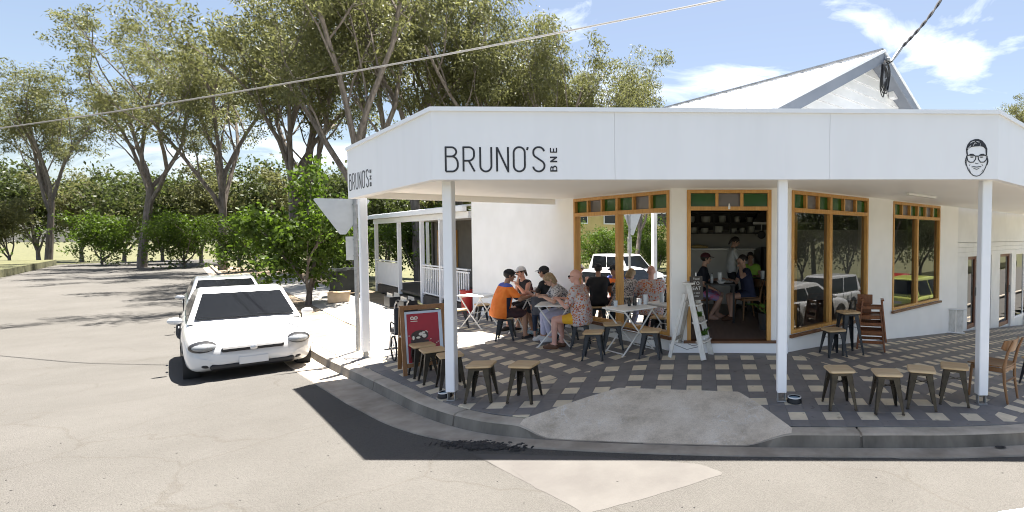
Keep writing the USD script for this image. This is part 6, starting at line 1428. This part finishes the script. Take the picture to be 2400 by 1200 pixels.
def facing(a, b): d = np.asarray(b)[:2] - np.asarray(a)[:2]; return math.atan2(d[1], d[0])
def loc_of(p, yaw, q): return rotz(-yaw) @ (np.asarray(q, float) - np.asarray(p, float))
SEATZ = SH + .095
def by_wall(px, d):
    s = FL.hit(px, 700, d)[0]; q = FL.p(s, d, 0); q[2] = float(gz(q[0], q[1])); return q
def outdoor_people():
    # man in hi-vis orange, back to us, on the stool left of the shared table
    p = SEATPOS[(1185, 742)]; y = .62
    person('person in a bright orange work shirt and dark cap, back turned, hunched at the table', p, y, (-.10, .03, SEATZ), .22, [(.40, .14, .80), (.42, -.16, .80)], [(.42, .13, 0), (.30, -.20, 0, -.1)], look=(1, -.15, -.18), skin='skin_tan', shirt='cloth_hivis', sleeve=.75, legs='cloth_plum', leg_to=.95, shoes='shoe_dark', hair='hair_dark', hat='cloth_black', build=1.34, belly=1.12, elbow=[(-.3, .7, -.7), (-.3, -.7, -.7)], shirt_hem=.03)
    # woman facing us against the wall, white cap and black singlet
    q = by_wall(1238, .46); yy = -2.20
    person('person in a white cap and black singlet facing the street, hand at the mouth', q, yy, (0, 0, SEATZ), .20, [(.30, .10, .90), (.22, -.02, 1.0)], [(.34, .14, 0), (.40, -.10, 0)], look=(1, .0, -.15), k=.96, skin='skin_light', shirt='cloth_black', sleeve=0, neck_low=.04, legs='cloth_black', leg_to=.92, shoes='shoe_dark', hair='hair_dark', hair_kind='pony', hat='cloth_white', glasses=True, build=.95)
    st = copy_of(protos[1][2], 'stool under the person in the white cap', q, yy, 'stools at the outdoor tables')
    # person in black cap, seen in profile facing left
    q = by_wall(1290, .50); yy = math.pi - .25
    person('person in a black cap and dark top seen from the side, facing left', q, yy, (0, 0, SEATZ), .15, [(.36, .12, .78), (.36, -.12, .78)], [(.30, .12, 0), (.40, -.12, 0)], look=(1, .05, -.1), k=.97, skin='skin_tan', shirt='cloth_black', sleeve=.4, legs='cloth_black', leg_to=.9, shoes='shoe_bright', hair='hair_dark', hat='cloth_black', glasses=True)
    copy_of(protos[1][2], 'stool under the person in the black cap', q, yy, 'stools at the outdoor tables')
    # woman in the patterned top, bent over her plate
    q = by_wall(1330, .56); yy = -2.70
    person('person with blonde hair in a black and white patterned top, head bent over the plate', q, yy, (0, 0, SEATZ), .40, [(.42, .16, .80), (.40, -.18, .80)], [(.30, .06, 0), (.40, -.16, 0, .1)], look=(.75, .1, -.62), k=.97, skin='skin_light', shirt='cloth_dotted', sleeve=.8, legs='cloth_lilac', leg_to=1.85, shoes='cloth_white', hair='hair_blonde', hair_kind='bob', build=1.32, elbow=[(-.2, .9, -.4), (-.2, -.9, -.4)])
    copy_of(protos[1][2], 'stool under the person in the patterned top', q, yy, 'stools at the outdoor tables')
    # bald man in floral shirt
    p = SEATPOS[(1361, 755)]; y = math.pi - .12
    person('bald person in a floral shirt and yellow shorts, seen from behind at the table', p, y, (-.02, 0, SEATZ), .10, [(.34, .12, .82), (.36, -.20, .80)], [(.40, .16, 0), (.34, -.02, 0)], look=(1, .12, -.10), k=1.0, skin='skin_pink', shirt='cloth_floral', sleeve=.8, legs='cloth_yellow', leg_to=.62, shoes='shoe_brown', hair_kind=None, glasses=True, build=1.28, belly=1.08, shirt_hem=.06)
    # child standing between the tables
    q = ground_at(1261, 793); yy = 1.75
    kk = .56
    person('small child in a grey top and dark jeans standing between the tables, back turned', q, yy, (0, 0, .86 * kk), .06, [(.16, .12, .46), (.05, -.26, .50)], [(.02, .06, 0), (.0, -.06, 0)], look=(1, .1, -.1), k=kk, skin='skin_light', shirt='cloth_grey', sleeve=.6, legs='cloth_denim', leg_to=1.55, shoes='shoe_bright', hair='hair_dark', build=1.0)
outdoor_people()
def indoor_people():
    F0 = .14; sz = .452 + .09
    q = np.array([.04, 10.62, F0]); yy = -.35 + .3
    person('person in a maroon cap and navy shirt sitting inside the doorway', q, yy, (-.02, 0, sz), .10, [(.36, .14, .80), (.26, -.20, .62)], [(.30, .14, 0), (.18, -.16, 0)], look=(1, .1, -.05), skin='skin_light', shirt='cloth_navy_dark', sleeve=.7, legs='cloth_pink', leg_to=.85, shoes=None, hair='hair_dark', hat='cloth_maroon', build=1.08, shirt_hem=.05)
    q = np.array([.98, 10.62, F0]); yy = math.pi + .35
    person('person in a navy dress resting the chin on one hand at the inside table', q, yy, (-.02, 0, sz), .18, [(.24, .16, 1.06), (.34, -.10, .79)], [(.42, .10, 0), (.34, -.06, 0)], look=(1, .25, -.05), k=.97, skin='skin_light', shirt='cloth_navy', sleeve=.5, legs='cloth_navy', leg_to=.55, shoes='shoe_brown', hair='hair_dark', hair_kind='bun', build=1.0, neck_low=.04, shirt_hem=.08)
    q = np.array([1.17, 12.0, F0]); yy = -math.pi / 2 - .1
    person('person in a lime green top sitting further inside, facing the door', q, yy, (-.02, 0, sz), .08, [(.32, .14, .79), (.32, -.14, .79)], [(.34, .12, 0), (.34, -.12, 0)], look=(1, 0, -.05), k=.97, skin='skin_tan', shirt='cloth_lime', sleeve=.25, legs='cloth_black', leg_to=1.8, hair='hair_dark', hair_kind='short', neck_low=.05)
    q = np.array([.74, 12.25, F0]); yy = .15
    person('standing person in a white t-shirt with dark tied hair reading an order pad', q, yy, (0, 0, .90), .05, [(.34, .10, 1.16), (.32, -.10, 1.18)], [(.0, .10, 0), (.04, -.10, 0)], look=(1, -.15, -.35), k=.98, skin='skin_light', shirt='cloth_white', sleeve=.65, legs='cloth_black', leg_to=1.9, hair='hair_dark', hair_kind='pony', build=.95)
indoor_people()
# ---------------------------------------------------------------- parked cars and what stands across the streets
def car(name, label, loc, yaw, kind='hatch', paint='car_white', group=None):
    """x forward; built from lofted sections"""
    t = thing(name, label, 'car', loc, yaw, group)
    L, W = (4.35, 1.76) if kind != 'wagon' else (4.7, 1.82); Hh = 1.46 if kind != 'wagon' else 1.68
    hw = W / 2
    u = np.sin(np.linspace(-1, 1, 47) * math.pi / 2); u = .5 * u + .5 * np.linspace(-1, 1, 47); xs = u * L / 2
    pch = lambda uu, a, b: PchipInterpolator(a, b)(uu)
    belt = pch(u, [-1, -.96, -.8, .0, .30, .55, .85, .97, 1], [.80, .92, .96, .93, .94, .90, .78, .66, .55])
    bot = pch(u, [-1, -.9, -.5, .5, .88, 1], [.42, .30, .22, .22, .24, .36])
    wid = hw * pch(u, [-1, -.93, -.7, 0, .6, .88, .97, 1], [.78, .92, .985, 1, .985, .92, .78, .60])
    rows = []
    for x, z1, z0, w in zip(xs, belt, bot, wid):
        m = (z0 + z1) / 2
        rows.append([(x, 0, z0), (x, w * .80, z0), (x, w * .96, z0 + .08), (x, w, m), (x, w * .985, z1 - .14), (x, w * .92, z1 - .03), (x, w * .75, z1 + .012), (x, 0, z1 + .03)])
    rows = np.array(rows); ti = np.linspace(0, 7, 22); rows = np.stack([[PchipInterpolator(np.arange(8), r_[:, c_])(ti) for c_ in range(3)] for r_ in rows]).transpose(0, 2, 1); full = np.concatenate([rows, (rows * [1, -1, 1])[:, ::-1][:, 1:-1]], 1); n, m = full.shape[:2]
    q = [[i * m + j, (i + 1) * m + j, (i + 1) * m + (j + 1) % m, i * m + (j + 1) % m] for i in range(n - 1) for j in range(m)]
    v = full.reshape(-1, 3); c0, c1 = len(v), len(v) + 1; v = np.vstack([v, [[-L / 2 - .02, 0, .6]], [[L / 2 + .03, 0, .46]]])
    mb = MB().add(v, q); tri = [[c0, j, (j + 1) % m] for j in range(m)] + [[c1, (n - 1) * m + (j + 1) % m, (n - 1) * m + j] for j in range(m)]; mb.add(v, tri)
    tmm = trimesh.Trimesh(*mb.get(), process=True); trimesh.repair.fix_normals(tmm)
    # wheel arches
    body = Manifold(m3.Mesh(tmm.vertices.astype(np.float32), tmm.faces.astype(np.uint32)))
    wx = (L * .305, -L * .295); r = .315
    if body.num_tri() > 0:
        for x in wx: body = body - Manifold.cylinder(W + .4, r + .055, r + .055, 28).rotate((90, 0, 0)).translate((x, W / 2 + .2, r + .0)); 
        mb = MB().mf(body)
    else: mb = MB().tm(tmm)
    part(t, 'body', mb, paint, 28)
    # cabin
    if kind == 'wagon': prof = [(-.97, .94), (-.90, Hh), (-.2, Hh + .04), (.14, Hh), (.46, .94)]
    else: prof = [(-.93, .95), (-.66, Hh - .10), (-.15, Hh), (.10, Hh - .04), (.50, .93)]
    P = [(a * L / 2, z) for a, z in prof]
    bw, rw = hw * .90, hw * .70
    ww = lambda z: bw + (rw - bw) * np.clip((z - .93) / (Hh - .93), 0, 1)
    cab = Manifold.hull_points(np.array([(x, s * ww(z), z) for x, z in P for s in (-1, 1)] + [(x * .97, s * ww(z) * .93, z + .02) for x, z in P[1:4] for s in (-1, 1)]))
    part(t, 'roof', MB().tm(smoothed(cab, .07, 4)), paint, 40)
    def quad(pts, nm, mt):
        c = np.array(pts, float); nn = unit(np.cross(c[1] - c[0], c[2] - c[0])); cen = c.mean(0) - [0, 0, 1.0]
        if nn @ cen < 0: nn = -nn
        k = len(c); o = nn * .008; v = np.vstack([c - nn * .004, c + o]); f = [[k, k + i, k + i + 1] for i in range(1, k - 1)] + [[k, k + i + 1, k + i] for i in range(1, k - 1)]; part(t, nm, MB().add(v, f), mt, False)
    for s in (-1, 1):
        fr = lambda a, b, tt: np.array(a) * (1 - tt) + np.array(b) * tt
        top0, top1 = np.array(P[1]), np.array(P[3]); b0, b1 = np.array(P[0]), np.array(P[4])
        pts2 = [fr(b0, b1, .10) + [0, .03], fr(b0, b1, .90) + [0, .03], fr(top0, top1, .97) + [.03, -.09], fr(top0, top1, .03) + [.02, -.07]]
        midb, midt = fr(pts2[0], pts2[1], .50), fr(pts2[3], pts2[2], .52); g = np.array([.035, 0])
        for quad2 in ([pts2[0], midb - g, midt - g, pts2[3]], [midb + g, pts2[1], pts2[2], midt + g]): quad([(x, s * (ww(z) + .004), z) for x, z in quad2], 'side_window', 'dark_glass')
        a, b_ = P[4], P[3]
    fr = lambda a, b, tt: np.array(a) * (1 - tt) + np.array(b) * tt
    for a, b_, nm in ((P[4], P[3], 'windscreen'), (P[0], P[1], 'rear_window')):
        lo, hi = fr(a, b_, .10), fr(a, b_, .90); dx = .02 * (1 if nm == 'windscreen' else -1)
        quad([(lo[0] + dx, -ww(lo[1]) * .90, lo[1] + .02), (lo[0] + dx, ww(lo[1]) * .90, lo[1] + .02), (hi[0] + dx, ww(hi[1]) * .88, hi[1] + .02), (hi[0] + dx, -ww(hi[1]) * .88, hi[1] + .02)], nm, 'dark_glass')
    for x in wx:
        for s in (-1, 1):
            R = np.array([[1, 0, 0], [0, 0, 1], [0, -1, 0.]]); c = np.array([x, s * (hw - .12), r])
            w = part(t, 'wheel', MB().lathe([(r * .6, -.10), (r * .95, -.10), (r, -.06), (r, .06), (r * .95, .10), (r * .6, .10)], n=24).xf(R, c), 'tyre', 40)
            rim = MB().lathe([(0, -.05), (r * .62, -.08), (r * .62, .085), (r * .5, .07), (0, .075)] if s < 0 else [(0, -.075), (r * .5, -.07), (r * .62, -.085), (r * .62, .08), (0, .05)], n=20).xf(R, c)
            part(w, 'rim', rim, 'alu', 40)
    for s in (-1, 1):
        part(t, 'headlight', MB().sphere((L / 2 - .185, s * hw * .69, .66), (.235, .175, .085)), 'headlamp', True)
        part(t, 'tail_light', MB().sphere((-L / 2 + .07, s * hw * .78, .80), (.08, .12, .13)), 'tail_red', True)
        part(t, 'mirror', MB().sphere((L * .17, s * (hw + .06), .98), (.07, .10, .065)), paint, True)
    part(t, 'bumper_grille', MB().box((L / 2 - .03, 0, .60), (.12, W * .46, .07), .02), 'black_metal', False)
    part(t, 'lower_intake', MB().box((L / 2 - .05, 0, .33), (.14, W * .62, .10), .03), 'black_metal', False)
    part(t, 'badge', MB().sphere((L / 2 + .03, 0, .60), (.012, .05, .04)), 'alu', True)
    for s in (-1, 1):
        part(t, 'fog_lamp', MB().sphere((L / 2 - .10, s * hw * .66, .36), (.06, .07, .045)), 'black_metal', True)
        part(t, 'lamp_surround', MB().sphere((L / 2 - .205, s * hw * .69, .655), (.235, .19, .10)), 'black_metal', True)
        part(t, 'wiper', MB().bar((P[4][0] * .93 + .03, s * .38 + .30, .985), (P[4][0] * .88 + .02, s * .38 - .22, 1.03), .012, .012), 'black_metal', False)
        part(t, 'bonnet_seam', MB().bar((P[4][0] + .06, s * hw * .70, float(np.interp(P[4][0] + .06, xs, belt)) + .012), (L / 2 - .42, s * hw * .62, float(np.interp(L / 2 - .42, xs, belt)) + .010), .008, .012), 'black_metal', False)
    part(t, 'number_plate', MB().box((-L / 2 - .005, 0, .66), (.03, .38, .12), .004), 'car_white', False); part(t, 'number_plate', MB().box((L / 2 + .03, 0, .40), (.02, .38, .12), .004), 'car_white', False)
    for s in (-1, 1):
        for x in (.13, -.11): part(t, 'door_handle', MB().box((L * x - .35, s * (hw + .008), .80), (.18, .03, .03), .008), paint, False)
        for x in (.50, -.42, -1.15): part(t, 'door_seam', MB().box((x, s * (hw - .004), .60), (.008, .02, .62)), 'black_metal', False)
    return t
def road_at(x, y): return (x, y, float(zroad(x, y)))
S34 = 3 * math.pi / 4
car('parked_car', 'white hatchback parked nearest the cafe at the left kerb', road_at(-9.1, 10.3), -math.pi / 4, 'hatch', 'car_white')
car('parked_car', 'white wagon parked on the far side of the left street', road_at(-19, 11.6), -math.pi / 4, 'wagon', 'car_white')
car('parked_car', 'silver hatchback parked further along the left kerb', road_at(-13.9, 15.2), S34 + math.pi, 'hatch', 'car_silver')
car('parked_car', 'white hatchback parked near the right end of the cafe', road_at(10.4, 10.1), math.pi / 4, 'hatch', 'car_white')
car('parked_car', 'white wagon parked across the right street', road_at(17.6, 12.6), math.pi / 4 + math.pi, 'wagon', 'car_white')
car('parked_car', 'yellow green wagon parked further along the right street', road_at(17.6, 17.2), math.pi / 4, 'wagon', 'car_yellow')
car('parked_car', 'red hatchback parked across the right street', road_at(23, 18.2), math.pi / 4, 'hatch', 'car_red')
def across():
    # verges across both streets
    for nm, pts in (('verge', [(-11.8, 0), (-12.6, -.8), (-60, 46.6), (-60, 60), (-48, 36.2)]), ('verge', [(20, 8), (24, 4), (60, 40), (52, 40)])): pass
    vl = MB(); vl.extrude(Polygon([(-11.6, .1), (-60, 48.5), (-75, 33), (-24, -18)]), (1, 0, 0), (0, 1, 0), (0, 0, 1), (0, 0, -.9), .58); single('far_verge', vl, 'grass', 'grass verge on the far side of the left street', kind='structure')
    vr = MB(); vr.extrude(Polygon([(18.5, 6.5), (60, 48), (75, 30), (28, -14)]), (1, 0, 0), (0, 1, 0), (0, 0, 1), (0, 0, -1.9), .62); single('far_verge', vr, 'grass', 'grass verge on the far side of the right street', kind='structure')
    h = thing('yellow_house', 'yellow walled house with a tiled roof across the left street', 'house', (-42, 17.5, -.4), -math.pi / 4 + math.pi / 2)
    part(h, 'wall', MB().box((0, 0, 2.6), (13, 8, 5.4)), 'yellow_wall', False)
    for s in (-1, 1): part(h, 'roof_slope', MB().hexa([(-7, 0, 7.2), (7, 0, 7.2), (7, s * 4.8, 5.0), (-7, s * 4.8, 5.0), (-7, 0, 7.4), (7, 0, 7.4), (7, s * 4.8, 5.2), (-7, s * 4.8, 5.2)]), 'tile_roof', False)
    for y in (-4.02, 4.02):
        for x in (-4.5, -1.5, 1.5, 4.5): 
            w = part(h, 'window', MB().box((x, y, 3.9), (1.4, .12, 1.2)), 'white_post', False); part(w, 'pane', MB().box((x, y + (.07 if y > 0 else -.07), 3.9), (1.2, .02, 1.0)), 'dark_glass', False)
    for x in (-6.52, 6.52):
        for y in (-2, 2):
            w = part(h, 'window', MB().box((x, y, 3.9), (.12, 1.4, 1.2)), 'white_post', False); part(w, 'pane', MB().box((x + (.07 if x > 0 else -.07), y, 3.9), (.02, 1.2, 1.0)), 'dark_glass', False)
    for (x, y, s, r, src), lab in (((-25.5, 9.6, .5, 4.0, big3), 'leaning gum tree before the yellow house wall'), ((-19.5, 5.2, .62, 0, big3), 'gum tree across the left street in front of the yellow house'), ((-22, 11.5, .5, 1.5, big2), 'slender gum tree beside the yellow house'), ((-24, 3, .7, 2.5, big1), 'gum tree left of the yellow house'), ((27, 10, .55, .5, big3), 'gum tree across the right street'), ((30, 15, .6, 1.5, big2), 'tall gum tree across the right street'), ((29, 20, .55, 4, big1), 'gum tree at the far end of the right street'), ((26, 5, .5, 2, big2), 'gum tree nearest the corner across the right street')):
        copy_of(src, lab, (x, y, -.6 if x < 0 else -1.4), r, None, s)
    for i, (x, y, s) in enumerate(((23.5, 8, .75), (25.5, 11, .8), (27.5, 13.6, .8), (29, 17, .9), (31, 20.5, .9), (33.5, 24, 1.0))): copy_of(sh1, f'dense hedge shrub across the right street, {NTH[i]} from the corner', (x, y, -1.3), i * 1.1, 'hedge across the right street', s)
    for i, (x, y, s) in enumerate(((-24, 13.6, .62), (-23, 10.4, .5), (-26.5, 12.0, .85), (-28, 17.5, .8), (-17.5, 2.5, .5), (-21, 7.5, .55), (-25.5, 16.5, .6))): copy_of(sh2, f'pale shrub in front of the yellow house, {NTH[i]} planted', (x, y, -.5), i * 1.3, 'shrubs before the yellow house', s)
across()
